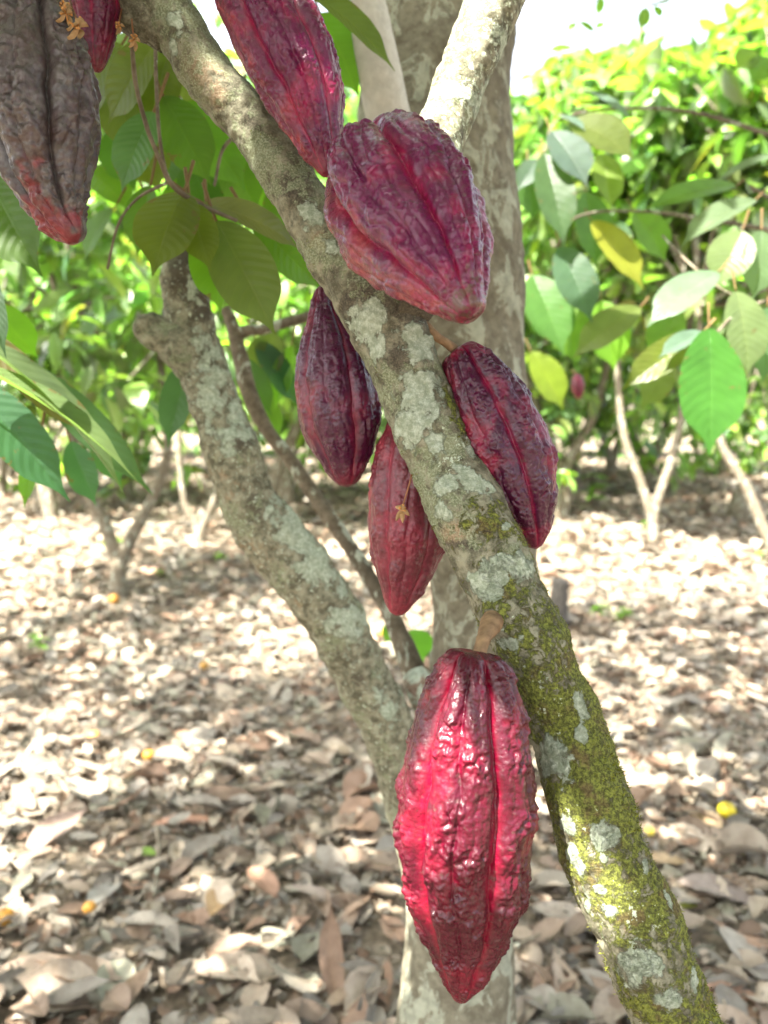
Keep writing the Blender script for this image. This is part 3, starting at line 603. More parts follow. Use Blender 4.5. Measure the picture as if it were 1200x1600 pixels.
V, F, uv = tube_geo(rowsP([(648, 1050, 1.12, 20), (660, 1075, 1.11, 28), (680, 1095, 1.12, 34), (715, 1110, 1.15, 38)]), 40, 30, .12, 40.)
link('burl', mesh_from('burl', V, F, uv), M_lich, back)

# ------------------------------------------------------------------ near leaves given one by one
def near_leaves(parent, lst, name='leaf', seed=0):
    r = np.random.RandomState(seed)
    for (x0, y0, x1, y1, d0, d1, w, col, droop, fold, face) in lst:
        a = P(x0, y0, d0); b = P(x1, y1, d1); ch = b - a; L0 = np.linalg.norm(ch)
        # face: how far the blade turns towards the camera (1) or lies edge-up (0)
        nm = nrm(-Fw * face + Up * (1 - face) + Rt * r.uniform(-.15, .15)); dn = nrm(ch)
        nm = nrm(nm - dn * (nm @ dn)); th = droop
        L = L0 * (th / 2) / max(math.sin(th / 2), 1e-3) if th > .02 else L0
        # rotate start direction so that the chord still meets the tip
        dr = nrm(dn * math.cos(th / 2) + nm * math.sin(th / 2)); nn = nrm(nm * math.cos(th / 2) - dn * math.sin(th / 2))
        V, F, uv, T = leaf_batch(a[None], dr[None], nn[None], np.array([L]), np.array([w * (d0 + d1) / 2 / FPX * 1.0]), np.array([th]), np.array([fold]), np.array([col]), 34, 12, .0018, seed=int(x0 + y0), twist=np.array([r.uniform(-.25, .25)]))
        T = T * 1.22 * (1 + .14 * fbm(V * 30, 2))[:, None]
        o = link(name, mesh_from(name, V, F, uv, T), M_nleaf, parent)
        V, F, uv = tube_geo([[*a, .0014], [*(a - dr * .012 + np.array([0, 0, .004])), .0016], [*(a - dr * .03 + np.array([0, 0, .014])), .002]], 8, 8)
        link('petiole', mesh_from('petiole', V, F, uv, np.full((len(V), 3), (.16, .10, .04))), M_stalk, o)
OL = (.085, .105, .018); GR = (.07, .135, .015); BR = (.10, .20, .02); DK = (.045, .095, .018); BL = (.10, .15, .12); PA = (.13, .17, .08); YE = (.16, .165, .02)
def twig(parent, pts, mat=None, name='twig'):
    V, F, uv = tube_geo(rowsP([(a, b, c, w_ * .72) for a, b, c, w_ in pts]), 60, 12, .14, 60.); return link(name, mesh_from(name, V, F, uv), M_farbark, parent)
twig(near, [(196, -10, .66, 5), (205, 60, .68, 5), (212, 130, .70, 5), (230, 200, .72, 5), (250, 250, .74, 5), (270, 290, .76, 6), (310, 318, .78, 5), (370, 345, .80, 4)])
twig(near, [(245, -10, .74, 4), (243, 80, .75, 4), (245, 150, .76, 4), (250, 220, .76, 4), (262, 285, .77, 4)])
twig(near, [(262, 285, .78, 4), (215, 310, .80, 3), (185, 350, .82, 3), (168, 420, .85, 3)], M_brown)
twig(near, [(385, 200, .90, 3), (350, 230, .90, 4), (335, 290, .90, 3)], M_brown)
near_leaves(near, [
    (287, 300, 238, 432, .78, .74, 100, OL, .5, .15, .9), (298, 318, 330, 425, .78, .76, 62, OL, .4, .2, .9), (325, 345, 345, 490, .82, .82, 74, BR, .3, .15, .9),
    (338, 345, 430, 524, .80, .80, 100, (.095, .12, .035), .4, .15, .9), (318, 318, 470, 392, .80, .86, 66, (.10, .10, .04), .6, .2, .6), (395, 345, 505, 455, .86, .9, 66, GR, .4, .2, .8),
    (240, 175, 190, 300, .82, .84, 72, (.06, .12, .05), .6, .15, .9), (250, 60, 170, 195, .85, .9, 80, OL, .5, .2, .8), (262, 80, 240, 210, .9, .9, 80, OL, .5, .2, .8),
    (285, 160, 385, 300, .92, .95, 86, BR, .5, .15, .85), (255, 150, 330, 290, .88, .9, 80, GR, .5, .15, .85), (345, 235, 405, 330, .95, 1.0, 66, GR, .5, .2, .9), (-20, 275, 66, 432, .8, .78, 100, (.055, .10, .02), .4, .2, .9),
    (190, 70, 130, 180, .9, .95, 86, OL, .5, .2, .8), (160, 120, 225, 250, .95, .95, 80, (.08, .10, .03), .5, .2, .8), (180, 140, 130, 250, 1., 1., 70, BR, .5, .2, .8), (270, 60, 330, 180, .95, 1., 80, OL, .5, .2, .8),
    (235, 290, 215, 400, .9, .92, 60, GR, .4, .2, .9), (260, 330, 200, 380, .95, .95, 50, BR, .4, .2, .9), (300, 250, 330, 350, .98, .98, 70, DK, .4, .2, .9), (210, 200, 250, 300, 1.0, 1.0, 80, OL, .4, .2, .9), (420, 300, 480, 400, 1.05, 1.05, 70, GR, .4, .2, .8)], seed=5)
near_leaves(back, [
    (470, -20, 617, 112, .80, .84, 66, (.085, .11, .03), .5, .25, .6), (500, 20, 560, 150, .95, .98, 90, BR, .4, .2, .8), (480, 60, 535, 130, 1.0, 1.0, 60, GR, .4, .2, .8),
    (300, 560, 262, 700, 1.15, 1.12, 56, (.045, .09, .045), .5, .3, .7), (380, 560, 425, 650, 1.35, 1.35, 44, DK, .5, .3, .8), (400, 530, 470, 640, 1.4, 1.4, 44, (.04, .09, .04), .5, .3, .7), (455, 540, 430, 640, 1.4, 1.4, 36, BR, .5, .3, .7), (395, 600, 440, 690, 1.45, 1.45, 40, GR, .5, .3, .8),
    (430, 520, 400, 600, 1.4, 1.4, 60, (.085, .11, .03), .4, .2, .8), (640, 985, 662, 1035, 1.5, 1.48, 54, (.10, .24, .03), .4, .2, .8), (625, 970, 600, 1005, 1.5, 1.5, 30, BR, .4, .2, .7)], seed=6)
r = np.random.RandomState(31); ex = []
for i in range(34):
    x = r.uniform(120, 520); y = r.uniform(20, 330); x = min(x, 240 + y * .8); an = r.uniform(-1.0, 1.0); l_ = r.uniform(70, 130); d = r.uniform(1.0, 1.5)
    c_ = np.array([OL, GR, BR, DK, (.10, .16, .03), (.07, .12, .05)][r.randint(6)])
    ex.append((x, y, x + l_ * math.sin(an), y + l_ * math.cos(an), d, d + r.uniform(-.05, .05), l_ * r.uniform(.5, .7), tuple(c_), r.uniform(.2, .7), r.uniform(.1, .35), r.uniform(.5, .95)))
near_leaves(back, ex, seed=32)
# big leaves reaching in from the left edge: belong to a young tree standing just outside the frame
left = empty('cacao_tree', (-1.15, 1.15, 0), 'cacao tree out of frame on the left whose long drooping leaves reach into the picture', 'tree')
V, F, uv = tube_geo([[-1.15, 1.15, -.03, .05], [-1.12, 1.14, .6, .042], [-1.05, 1.12, 1.2, .035], [-.98, 1.10, 1.8, .028], [-.95, 1.1, 2.4, .02]], 60, 24, .1, 12.); link('trunk', mesh_from('trunk', V, F, uv), M_brown, left)
V, F, uv = tube_geo([[-1.03, 1.12, 1.3, .014], [-.8, 1.0, 1.52, .010], [-.62, .92, 1.56, .007], [-.5, .86, 1.52, .005]], 30, 12, .1, 12.); link('twig', mesh_from('twig', V, F, uv), M_brown, left)
near_leaves(left, [
    (-60, 520, 196, 778, .80, .86, 92, (.085, .12, .06), .55, .45, .25), (-70, 560, 215, 752, .78, .82, 70, (.12, .17, .07), .45, .5, .2), (-50, 500, 150, 690, .84, .86, 50, (.10, .085, .035), .3, .3, .75), (-60, 590, 110, 785, .82, .84, 84, (.04, .10, .05), .5, .35, .55),
    (20, 560, 240, 775, .95, 1.0, 60, (.055, .10, .05), .6, .35, .55), (60, 690, 38, 795, .95, .95, 30, BR, .4, .3, .8), (110, 690, 150, 790, 1.05, 1.05, 50, (.05, .12, .06), .4, .3, .8), (-30, 400, 10, 560, .75, .75, 40, (.05, .085, .05), .4, .3, .6), (150, 670, 190, 760, 1.1, 1.1, 50, (.06, .13, .06), .4, .3, .8), (-20, 470, 60, 560, 1., 1.05, 60, BR, .4, .3, .8)], seed=9)
# right hand tree whose leaves show large
right = empty('cacao_tree', (1.35, 1.9, 0), 'cacao tree out of frame on the right whose big leaves hang beside the pods', 'tree')
V, F, uv = tube_geo([[1.35, 1.9, -.03, .06], [1.33, 1.9, .7, .05], [1.28, 1.9, 1.4, .04], [1.2, 1.9, 2.1, .03]], 60, 24, .1, 12.); link('trunk', mesh_from('trunk', V, F, uv), M_farbark, right)
TAN = M_smooth
twig(right, [(1300, 430, 1.75, 5), (1200, 452, 1.55, 4), (1150, 462, 1.5, 3), (1110, 440, 1.5, 3), (1060, 395, 1.55, 3), (1035, 368, 1.6, 2)], M_brown)
twig(right, [(1300, 420, 1.75, 5), (1200, 468, 1.52, 4), (1150, 490, 1.45, 4), (1120, 520, 1.4, 3)], M_brown)
twig(right, [(1180, 300, 1.7, 3), (1172, 290, 1.7, 3), (1230, 330, 1.7, 5), (1300, 380, 1.75, 6)], M_brown)
near_leaves(right, [
    (1108, 512, 1108, 712, 1.32, 1.30, 104, (.045, .135, .022), .25, .12, .97), (1098, 518, 1028, 560, 1.4, 1.38, 34, BL, .4, .3, .45), (1095, 522, 968, 612, 1.42, 1.42, 56, OL, .5, .3, .7),
    (1122, 425, 1010, 512, 1.45, 1.42, 66, (.12, .18, .12), .5, .2, .5), (1180, 312, 1062, 388, 1.6, 1.55, 58, (.10, .14, .08), .5, .3, .5), (1150, 455, 1168, 590, 1.45, 1.45, 80, PA, .4, .2, .7), (1160, 360, 1120, 450, 1.5, 1.5, 70, PA, .5, .2, .7),
    (1190, 360, 1175, 470, 1.5, 1.5, 66, (.10, .15, .08), .5, .2, .7), (1200, 480, 1190, 600, 1.5, 1.5, 60, (.07, .13, .06), .4, .2, .7), (1150, 290, 1000, 330, 1.8, 1.7, 40, GR, .4, .3, .6), (1235, 240, 1110, 290, 1.7, 1.7, 36, (.10, .14, .09), .4, .3, .4),
    (875, 385, 925, 505, 1.9, 1.85, 66, (.05, .09, .055), .35, .15, .9), (850, 240, 882, 385, 1.9, 1.85, 62, (.045, .08, .035), .45, .2, .85), (862, 205, 918, 292, 1.9, 1.85, 66, (.07, .10, .09), .4, .2, .75), (832, 430, 880, 555, 2.0, 1.95, 78, (.06, .13, .035), .4, .2, .9),
    (925, 345, 1005, 452, 2.1, 2.05, 56, YE, .4, .25, .8), (890, 190, 990, 250, 2.0, 1.95, 84, (.075, .095, .025), .6, .2, .7), (905, 140, 990, 190, 2.05, 2.0, 36, BL, .4, .2, .3), (870, 180, 915, 205, 2.0, 1.95, 30, BL, .4, .2, .3), (885, 178, 950, 165, 2.1, 2.0, 30, BL, .4, .2, .3),
    (940, 240, 955, 330, 2.1, 2.05, 50, (.11, .16, .03), .4, .2, .8), (1000, 480, 893, 562, 1.9, 1.85, 58, (.09, .12, .03), .5, .25, .6), (840, 250, 808, 300, 2.0, 1.95, 36, (.07, .10, .08), .4, .3, .7), (825, 260, 832, 345, 2., 2., 56, (.05, .10, .03), .4, .3, .8),
    (880, 470, 900, 570, 2.2, 2.2, 66, GR, .4, .3, .8), (940, 470, 960, 580, 2.2, 2.2, 66, BR, .4, .3, .8), (830, 550, 880, 640, 2.3, 2.3, 54, (.12, .16, .02), .4, .3, .8), (1050, 560, 1000, 640, 1.9, 1.9, 50, (.09, .12, .03), .4, .3, .8), (915, 300, 930, 420, 2.3, 2.3, 66, DK, .4, .3, .8), (990, 330, 1040, 410, 2.3, 2.3, 60, GR, .4, .3, .8), (1060, 480, 1010, 560, 1.9, 1.9, 60, GR, .4, .3, .8)], seed=10)
near_leaves(right, [(1010, 12, 1000, 48, 2.6, 2.6, 20, (.10, .17, .03), .4, .2, .8), (1022, 10, 1034, 28, 2.6, 2.6, 14, BR, .4, .2, .8), (1020, 8, 1056, 4, 2.6, 2.6, 12, BR, .4, .2, .6), (940, -4, 934, 26, 2.7, 2.7, 14, BR, .4, .2, .8), (900, 36, 886, 50, 2.7, 2.7, 12, BR, .4, .2, .8), (905, 34, 930, 52, 2.7, 2.7, 12, BR, .4, .2, .8), (930, 44, 946, 36, 2.7, 2.7, 10, BR, .4, .2, .8),
    (1180, 80, 1150, 110, 2.3, 2.3, 40, (.12, .19, .03), .4, .2, .8), (1200, 90, 1172, 130, 2.3, 2.3, 40, GR, .4, .2, .8), (895, 75, 855, 80, 2.6, 2.6, 14, BR, .4, .2, .7)], seed=14)
twig(right, [(1300, -60, 2.6, 3), (1100, -20, 2.6, 2), (1015, 8, 2.6, 1.5)], M_brown)
twig(right, [(1100, -20, 2.6, 2), (1000, -30, 2.7, 2), (942, -8, 2.7, 1.5), (900, 34, 2.7, 1), (892, 70, 2.6, .8)], M_brown)
twig(right, [(1300, 250, 1.9, 6), (1200, 210, 2.0, 5), (1080, 175, 2.05, 4), (960, 170, 2.05, 3), (870, 190, 2.0, 3), (850, 240, 1.95, 2)], M_brown)
twig(right, [(1300, 380, 1.9, 6), (1150, 350, 2.0, 5), (1000, 330, 2.1, 3), (900, 340, 2.0, 3), (870, 385, 1.95, 3)], M_brown)

# ------------------------------------------------------------------ unseen overhead crowns that shade the place (gaps cut to let sun onto chosen spots)
HOLES = [(P(672, 1090, .45), .024), (P(648, 1180, .45), .026), (P(690, 1150, .44), .020), (P(632, 1300, .46), .018), (P(790, 1400, .45), .008), (P(730, 60, .60), .10), (P(700, 150, .60), .09), (P(1110, 600, 1.3), .12), (P(1090, 440, 1.45), .16), (P(1150, 400, 1.5), .14), (P(900, 230, 1.95), .14), (P(960, 400, 2.0), .12), (P(880, 330, 1.9), .10),
         (P(90, 640, .80), .09), (P(50, 570, .80), .07), (P(285, 40, .56), .01), (P(1010, 1600, .5), .001), (P(850, 1180, .47), .014)]
def keep_holes(c, marg=.10):
    k = np.ones(len(c), bool)
    for p, rad in HOLES:
        q = c - p; q = q - (q @ SUN)[:, None] * SUN; k &= np.linalg.norm(q, axis=-1) > rad + marg
    return k
def hides(c):      # stays above what the camera frames
    el = (c[:, 2] - CAMZ) / np.maximum(c[:, 1], .01); return (c[:, 1] < 0) | (el > .60) | (np.abs(c[:, 0]) > c[:, 1] * .62 + .2)
def canopy(parent, r, cx, cy, z0, z1, rx, ry, n, name='crown', k=7, Lm=.25, gap=-.22):
    a = r.uniform(0, 2 * np.pi, n); q = np.sqrt(r.uniform(0, 1, n)); C = np.stack([cx + rx * q * np.cos(a), cy + ry * q * np.sin(a), r.uniform(z0, z1, n)], -1)
    dens = perlin(np.c_[C[:, :2] * .8, C[:, 2:] * .3 + 3]); C = C[dens > gap]; C = C[hides(C)]
    A = Acc(); A.add(*shoots(r, C, k, Lm, (-.9, .3), .08, 5, 2, 0., keep=lambda c: keep_holes(c) & hides(c)))
    link(name, A.mesh(name), M_leaf, parent)
    return C
r = np.random.RandomState(21)
T_ = [P(x, y, d) for x, y, d in [(300, 100, .6), (376, 176, .6), (430, 248, .6), (482, 326, .6), (536, 410, .6), (598, 502, .585), (638, 585, .58), (668, 655, .57), (696, 730, .57), (727, 792, .56), (765, 866, .55), (805, 950, .54), (851, 1055, .53), (886, 1140, .525), (620, 280, .5), (680, 400, .47), (650, 340, .48), (590, 250, .52), (430, 80, .56), (480, 180, .56), (520, 560, .63), (530, 680, .63), (760, 620, .57), (800, 740, .57), (640, 820, .62), (620, 900, .62), (740, 1480, .49), (760, 1300, .48), (740, 1420, .48), (70, 60, .5), (80, 200, .5), (90, 300, .5), (640, 180, .53), (560, 330, .5), (917, 1245, .515), (952, 1350, .51), (1003, 1465, .48), (1040, 1580, .48), (900, 1190, .49), (940, 1290, .48), (975, 1400, .48), (1020, 1520, .48), (340, 130, .57), (400, 215, .57)]]
Cs = np.array([p + SUN * r.uniform(1.35, 2.3) + r.normal(scale=.05, size=3) for p in T_ for _ in range(3)])
A = Acc(); A.add(*shoots(r, Cs[hides(Cs)], 5, .23, (-.9, .2), .06, 5, 2, 0., keep=lambda c: keep_holes(c) & hides(c)))  # leaf clusters added sunward, out of view, to shade limb and pods
T_ = [P(x, y, d) for x, y, d in [(790, 1150, .45), (810, 1230, .45), (740, 1230, .43), (760, 1330, .43), (700, 1320, .43), (690, 1420, .44), (740, 1430, .44), (780, 1300, .44), (725, 1510, .45), (770, 1080, .45), (690, 1260, .43), (660, 1400, .45), (810, 1330, .45), (740, 1140, .44)]]
Cs = np.array([p + SUN * r.uniform(1.35, 2.0) + r.normal(scale=.02, size=3) for p in T_ for _ in range(4)])
A.add(*shoots(r, Cs[hides(Cs)], 5, .11, (-.9, .2), .025, 5, 2, 0., keep=lambda c: keep_holes(c, .04) & hides(c)))  # smaller added clusters keep most of the lowest pod in shade
T_ = [P(x, y, d) for x, y, d in [(340, 640, .95), (366, 700, .95), (380, 750, .95), (400, 800, .95), (436, 850, .95), (470, 890, .96), (500, 940, .97), (548, 1020, .99), (585, 1090, 1.02), (610, 1150, 1.03), (640, 1400, 1.08), (680, 1430, 1.08), (700, 1500, 1.08), (650, 1500, 1.09), (640, 1570, 1.09), (700, 1570, 1.09), (760, 1520, 1.08), (330, 110, .57), (376, 176, .57), (350, 150, .57), (400, 220, .57), (440, 270, .57), (300, 80, .57), (1003, 1465, .47), (960, 1360, .475), (930, 1290, .48), (1050, 1560, .46), (1090, 1600, .46), (1020, 1500, .465), (1010, 1400, .475)]]
Cs = np.array([p + SUN * r.uniform(1.3, 1.9) + r.normal(scale=.03, size=3) for p in T_ for _ in range(5)])
A.add(*shoots(r, Cs[hides(Cs)], 5, .13, (-.9, .2), .035, 5, 2, 0., keep=lambda c: keep_holes(c, .03) & hides(c)))  # more added clusters shade the crooked stem, trunk foot and limb
T_ = [P(x, y, 1.03) for x in (640, 700, 760, 800) for y in (-60, 40, 140, 240, 340, 440, 540, 640)] + [P(x, y, 1.06) for x in (650, 700, 760) for y in (1400, 1480, 1560)] + [P(l[0], l[1], l[2]) for l in [(290, 440, .96), (300, 520, .96), (330, 620, .96), (366, 720, .96), (392, 790, .96), (436, 850, .96), (484, 910, .97), (520, 965, .98), (548, 1020, 1.), (585, 1090, 1.02), (610, 1150, 1.03), (640, 1230, 1.05)]]
Cs = np.array([p + SUN * r.uniform(1.5, 2.3) + r.normal(scale=.05, size=3) for p in T_ for _ in range(5)])
A.add(*shoots(r, Cs[hides(Cs)], 5, .23, (-.9, .2), .06, 5, 2, 0., keep=lambda c: keep_holes(c) & hides(c))); link('crown', A.mesh('crown'), M_leaf, near)  # trunk and side stem shaded likewise; whole mesh is unseen, added for shade
C = canopy(near, r, -.3, .0, 2.15, 2.9, 1.5, 1.1, 150)
A = Acc(); V, F, uv = tube_geo([[*P(195, -75, .60), .019], [-.30, .56, 2.0, .016], [-.45, .50, 2.5, .012], [-.5, .3, 2.8, .008]], 40, 16, .1, 30.); A.add(V, F, uv)
for i in range(0, len(C), 6):
    if not keep_holes(np.linspace([-.45, .50, 2.45], C[i], 12), .03).all(): continue
    V, F, uv = tube_geo([[-.45, .50, 2.45, .008], [*((C[i] + np.array([-.45, .50, 2.45])) / 2 + np.array([0, 0, .1])), .005], [*C[i], .0025]], 10, 6); A.add(V, F, uv)
link('bough', A.mesh('bough'), M_farbark, near)
C = canopy(back, r, .0, 1.5, 3.0, 5.2, 2.4, 2.2, 460, gap=-.12)
A = Acc()
for i in range(0, len(C), 14):
    if not keep_holes(np.linspace([.11, 1.3, 3.2], C[i], 16), .04).all(): continue
    V, F, uv = tube_geo([[.11, 1.30, 3.2, .03], [*((C[i] + np.array([.11, 1.3, 3.2])) / 2 + np.array([0, 0, .15])), .018], [*C[i], .006]], 12, 6); A.add(V, F, uv)
link('bough', A.mesh('bough'), M_farbark, back)
for (tx, ty, cz0, cz1, rx, ry, n, lab) in [(-3.6, -1.2, 3.2, 5.2, 3.2, 2.6, 520, 'tall shade tree behind the camera on the left, out of view'), (-3.9, 2.9, 3.4, 5.0, 1.9, 2.2, 300, 'shade tree left of the frame with its crown above the picture')]:
    t_ = empty('shade_tree', (tx, ty, 0), lab, 'tree'); C = canopy(t_, r, tx + 1.0, ty, cz0, cz1, rx, ry, n, gap=-.10)
    A = Acc(); V, F, uv = tube_geo([[tx, ty, -.1, .14], [tx, ty, 1.5, .11], [tx + .3, ty, 3.2, .08], [tx + .8, ty, 4.6, .03]], 50, 20, .08, 6.); A.add(V, F, uv)
    for i in range(0, len(C), 12):
        V, F, uv = tube_geo([[tx + .3, ty, 3.2, .04], [*((C[i] + np.array([tx + .3, ty, 3.2])) / 2 + np.array([0, 0, .15])), .02], [*C[i], .006]], 12, 6); A.add(V, F, uv)
    link('trunk', A.mesh('trunk'), M_farbark, t_)

# ------------------------------------------------------------------ background trees
def stem(px, py, pts, r0=.07):
    r0 = r0 * .72
    """stems from a ground pixel: pts are (px,py) at the same distance as the foot"""
    g = G(px, py); d = (g - Cc) @ Fw
    rows = [[g[0], g[1], -.06, r0 * 1.25]] + [[g[0], g[1], .05, r0 * 1.1]]
    k = len(pts)
    for i, (x, y) in enumerate(pts): rows.append([*P(x, y, d), r0 * (1 - .6 * (i + 1) / (k + .5))])
    return rows, g, d
def sky_ok(C):     # crowns end where the photograph's tree line ends
    d = (C - Cc) @ Fw; px = 600 + FPX * (C @ Rt) / d; py = 800 - FPX * ((C - Cc) @ Up) / d
    lim = np.interp(px, [-400, 560, 700, 800, 850, 920, 1000, 1050, 1090, 1130, 1200, 1500], [-600, -600, 0, 95, 70, 35, 25, 30, 70, 20, -40, -300])
    rr_ = np.random.RandomState(len(C)).uniform(0, 1, len(C)) ** .8 * 75
    return py > lim + 46 * perlin(np.c_[px / 55, d * .5, 0 * px]) + 10 + rr_ * np.clip(d / 6, .4, 1)
TR = [
 ('slim forked cacao tree standing left of the crooked lichened stem', (185, 930), [[(183, 880), (160, 810), (135, 770), (110, 640), (100, 500)], [(187, 885), (205, 840), (240, 775), (262, 700), (250, 560)]], .085, (150, 480), (1.1, .9, .9), 110),
 ('small twin stemmed cacao tree in the middle distance on the left', (312, 848), [[(308, 820), (290, 790), (280, 700), (285, 560)], [(318, 820), (335, 780), (350, 700), (360, 560)]], .07, (320, 480), (1.5, 1., 1.1), 110),
 ('forked cacao tree with bright stem below the large hanging green leaf', (1020, 850), [[(1018, 810), (1000, 750), (975, 680), (965, 580), (960, 460)], [(1022, 800), (1040, 745), (1060, 680), (1075, 560), (1080, 420)]], .08, (1010, 190), (1.7, 1., 2.1), 620),
 ('slender cacao tree leaning left near the right edge', (1215, 880), [[(1195, 830), (1165, 760), (1130, 700), (1105, 600), (1090, 480)]], .08, (1180, 180), (1.4, 1., 2.0), 520),
 ('cacao tree right of the broad trunk in the second row', (905, 770), [[(900, 740), (890, 660), (880, 560), (900, 430)]], .09, (880, 300), (1.7, 1.1, 2.7), 560),
 ('tall leafy cacao tree at the right edge reaching to the top of the frame', (1330, 900), [[(1325, 800), (1290, 650), (1240, 450), (1200, 300)], [(1335, 800), (1340, 600), (1300, 350)]], .09, (1180, 120), (.9, .8, 1.0), 260),
 ('tall leafy cacao tree just right of the broad trunk', (840, 800), [[(840, 740), (850, 600), (860, 420), (880, 260)]], .08, (890, 130), (1.5, .8, 1.2), 400),
 ('cacao tree with low foliage behind the left leaves', (60, 800), [[(62, 760), (50, 700), (40, 600), (60, 480)], [(64, 760), (90, 700), (110, 600)]], .09, (40, 500), (1.5, 1.1, 1.3), 150),
 ('cacao tree seen between the crooked stem and the plum pod', (450, 770), [[(448, 740), (430, 690), (420, 600), (440, 480)]], .09, (440, 500), (1.6, 1.1, 1.3), 150)]
for i, (lab, gp, sts, r0, cc, cr, ns) in enumerate(TR):
    stems = []
    for s in sts: rw, g, d = stem(gp[0], gp[1], s, r0); stems.append(rw)
    c = P(cc[0], cc[1], d)
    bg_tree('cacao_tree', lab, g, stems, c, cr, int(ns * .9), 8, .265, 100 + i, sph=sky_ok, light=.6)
r = np.random.RandomState(77); k = 0
ROWS = [(10, [-4.6, -1.6, 2.4]), (12.5, [-6, -3.8, -1.6, .6, 2.6, 4.4, 6.4]), (16.5, [-8, -5.4, -2.8, -.2, 2.4, 4.9, 7.4]), (22, [-11, -8, -5, -2, 1, 4, 7, 10])]
ORD = ['first', 'second', 'third', 'fourth', 'fifth', 'sixth', 'seventh', 'eighth']
for ri, (dy, xs) in enumerate(ROWS):
    for xi, x in enumerate(xs):
        x = x + r.uniform(-.4, .4); y = dy + r.uniform(-.8, .8); h = r.uniform(4.4, 5.8) + ri * 1.3
        st = []
        for q in range(2):
            st.append([[x, y, -.05, .10], [x + r.uniform(-.1, .1), y, .5, .08], [x + (q - .5) * .7, y, 1.3, .06], [x + (q - .5) * 1.2, y, 2.3, .035]])
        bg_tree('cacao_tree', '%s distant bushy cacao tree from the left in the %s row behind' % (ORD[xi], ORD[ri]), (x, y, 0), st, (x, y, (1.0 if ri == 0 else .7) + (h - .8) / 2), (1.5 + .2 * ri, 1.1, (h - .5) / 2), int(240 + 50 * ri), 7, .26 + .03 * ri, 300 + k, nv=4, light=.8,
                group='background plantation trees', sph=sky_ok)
        k += 1

# ------------------------------------------------------------------ ground
n = 160; gx = np.linspace(-1, 1, n); gx = np.sign(gx) * np.abs(gx) ** 2.2 * 60; gy = -12 + 132 * np.linspace(0, 1, n) ** 1.8
X, Y = np.meshgrid(gx, gy, indexing='xy'); Z = .035 * perlin(np.stack([X * .5, Y * .5, 0 * X], -1)) + .012 * perlin(np.stack([X * 2.5, Y * 2.5, 0 * X + 3], -1))
def gz(x, y): q = np.stack([x, y, 0 * x], -1); return .035 * perlin(q * .5) + .012 * perlin(q * 2.5 + np.array([0, 0, 3.]))
GVt = np.stack([X, Y, Z], -1).reshape(-1, 3)
gr = link('ground', mesh_from('ground', GVt, grid_faces(n, n, False)), M_soil); tag(gr, kind='structure')
DRY = np.array([[.29, .235, .18], [.24, .215, .175], [.33, .285, .22], [.19, .135, .095], [.26, .24, .205], [.18, .17, .145], [.27, .18, .125], [.36, .31, .25], [.22, .215, .165]]) * np.array([1.10, 1.09, 1.06])
def litter(r, xy, L, nv, nu, lift, tilt=.2, cmul=1.0):
    N = len(xy); az = r.uniform(0, 2 * np.pi, N)
    dr = np.stack([np.cos(az), np.sin(az), r.uniform(-tilt, tilt, N) * .5], -1); nm = nrm(np.array([0, 0, 1.]) + r.normal(scale=tilt, size=(N, 3)))
    b = np.c_[xy, gz(xy[:, 0], xy[:, 1]) + lift]; b -= dr * L[:, None] * .5 * np.array([1, 1, 1])
    b[:, 2] = np.maximum(b[:, 2], gz(b[:, 0], b[:, 1]) + .004)
    t = DRY[r.choice(len(DRY), N)] * r.uniform(.65, 1.15, (N, 1)) * cmul
    V, F, uv, T = leaf_batch(b, dr, nm, L, L * r.uniform(.34, .62, N), r.uniform(-.8, .8, N), r.uniform(0, .45, N), t, nv, nu, .014, r.uniform(-.6, .8, N), seed=4, twist=r.uniform(-.8, .8, N))
    if nv > 7:     # torn and eaten blades
        q = len(F) // N; bite = fbm(np.stack([uv[F[:, 0], 0] * 2.2, uv[F[:, 0], 1] * 3., np.repeat(np.arange(N) * 3.7, q)], -1), 2); F = F[(bite < .32) | np.repeat(r.uniform(size=N) < .4, q)]
    lo = V.reshape(N, -1, 3); gl = gz(lo[:, :, 0].ravel(), lo[:, :, 1].ravel()).reshape(N, -1); dz = np.maximum(0, gl + .003 - lo[:, :, 2]).max(1); lo[:, :, 2] += dz[:, None] * .7
    return lo.reshape(-1, 3), F, uv, T
r = np.random.RandomState(5); A = Acc()
def field(y0, y1, dens, wide=.62):
    a = 0; out = []
    area = sum(2 * (wide * y + .5) for y in np.linspace(y0, y1, 20)) / 20 * (y1 - y0); N = int(area * dens)
    y = r.uniform(y0, y1, N * 2); x = r.uniform(-1, 1, N * 2) * (wide * y1 + .5); k = np.abs(x) < wide * y + .5
    return np.c_[x, y][k][:N]
xy = field(1.2, 4.2, 900); A.add(*litter(r, xy, r.uniform(.012, .045, len(xy)), 4, 2, r.uniform(.012, .04, len(xy)), .6, .8))
xy = field(1.2, 3.2, 420); A.add(*litter(r, xy, r.uniform(.03, .09, len(xy)), 6, 2, r.uniform(.003, .018, len(xy)), .35, .85))
xy = field(1.2, 3.2, 130); A.add(*litter(r, xy, np.clip(r.normal(.12, .045, len(xy)), .05, .23), 14, 6, r.uniform(.01, .04, len(xy))))
xy = field(3.2, 6.5, 170); A.add(*litter(r, xy, np.clip(r.normal(.11, .035, len(xy)), .04, .2), 8, 3, r.uniform(.006, .035, len(xy))))
xy = field(3.2, 7, 260); A.add(*litter(r, xy, r.uniform(.03, .08, len(xy)), 4, 2, r.uniform(.003, .02, len(xy))))
xy = field(6.5, 13, 75, .6); A.add(*litter(r, xy, np.clip(r.normal(.16, .04, len(xy)), .06, .26), 5, 2, r.uniform(.006, .04, len(xy))))
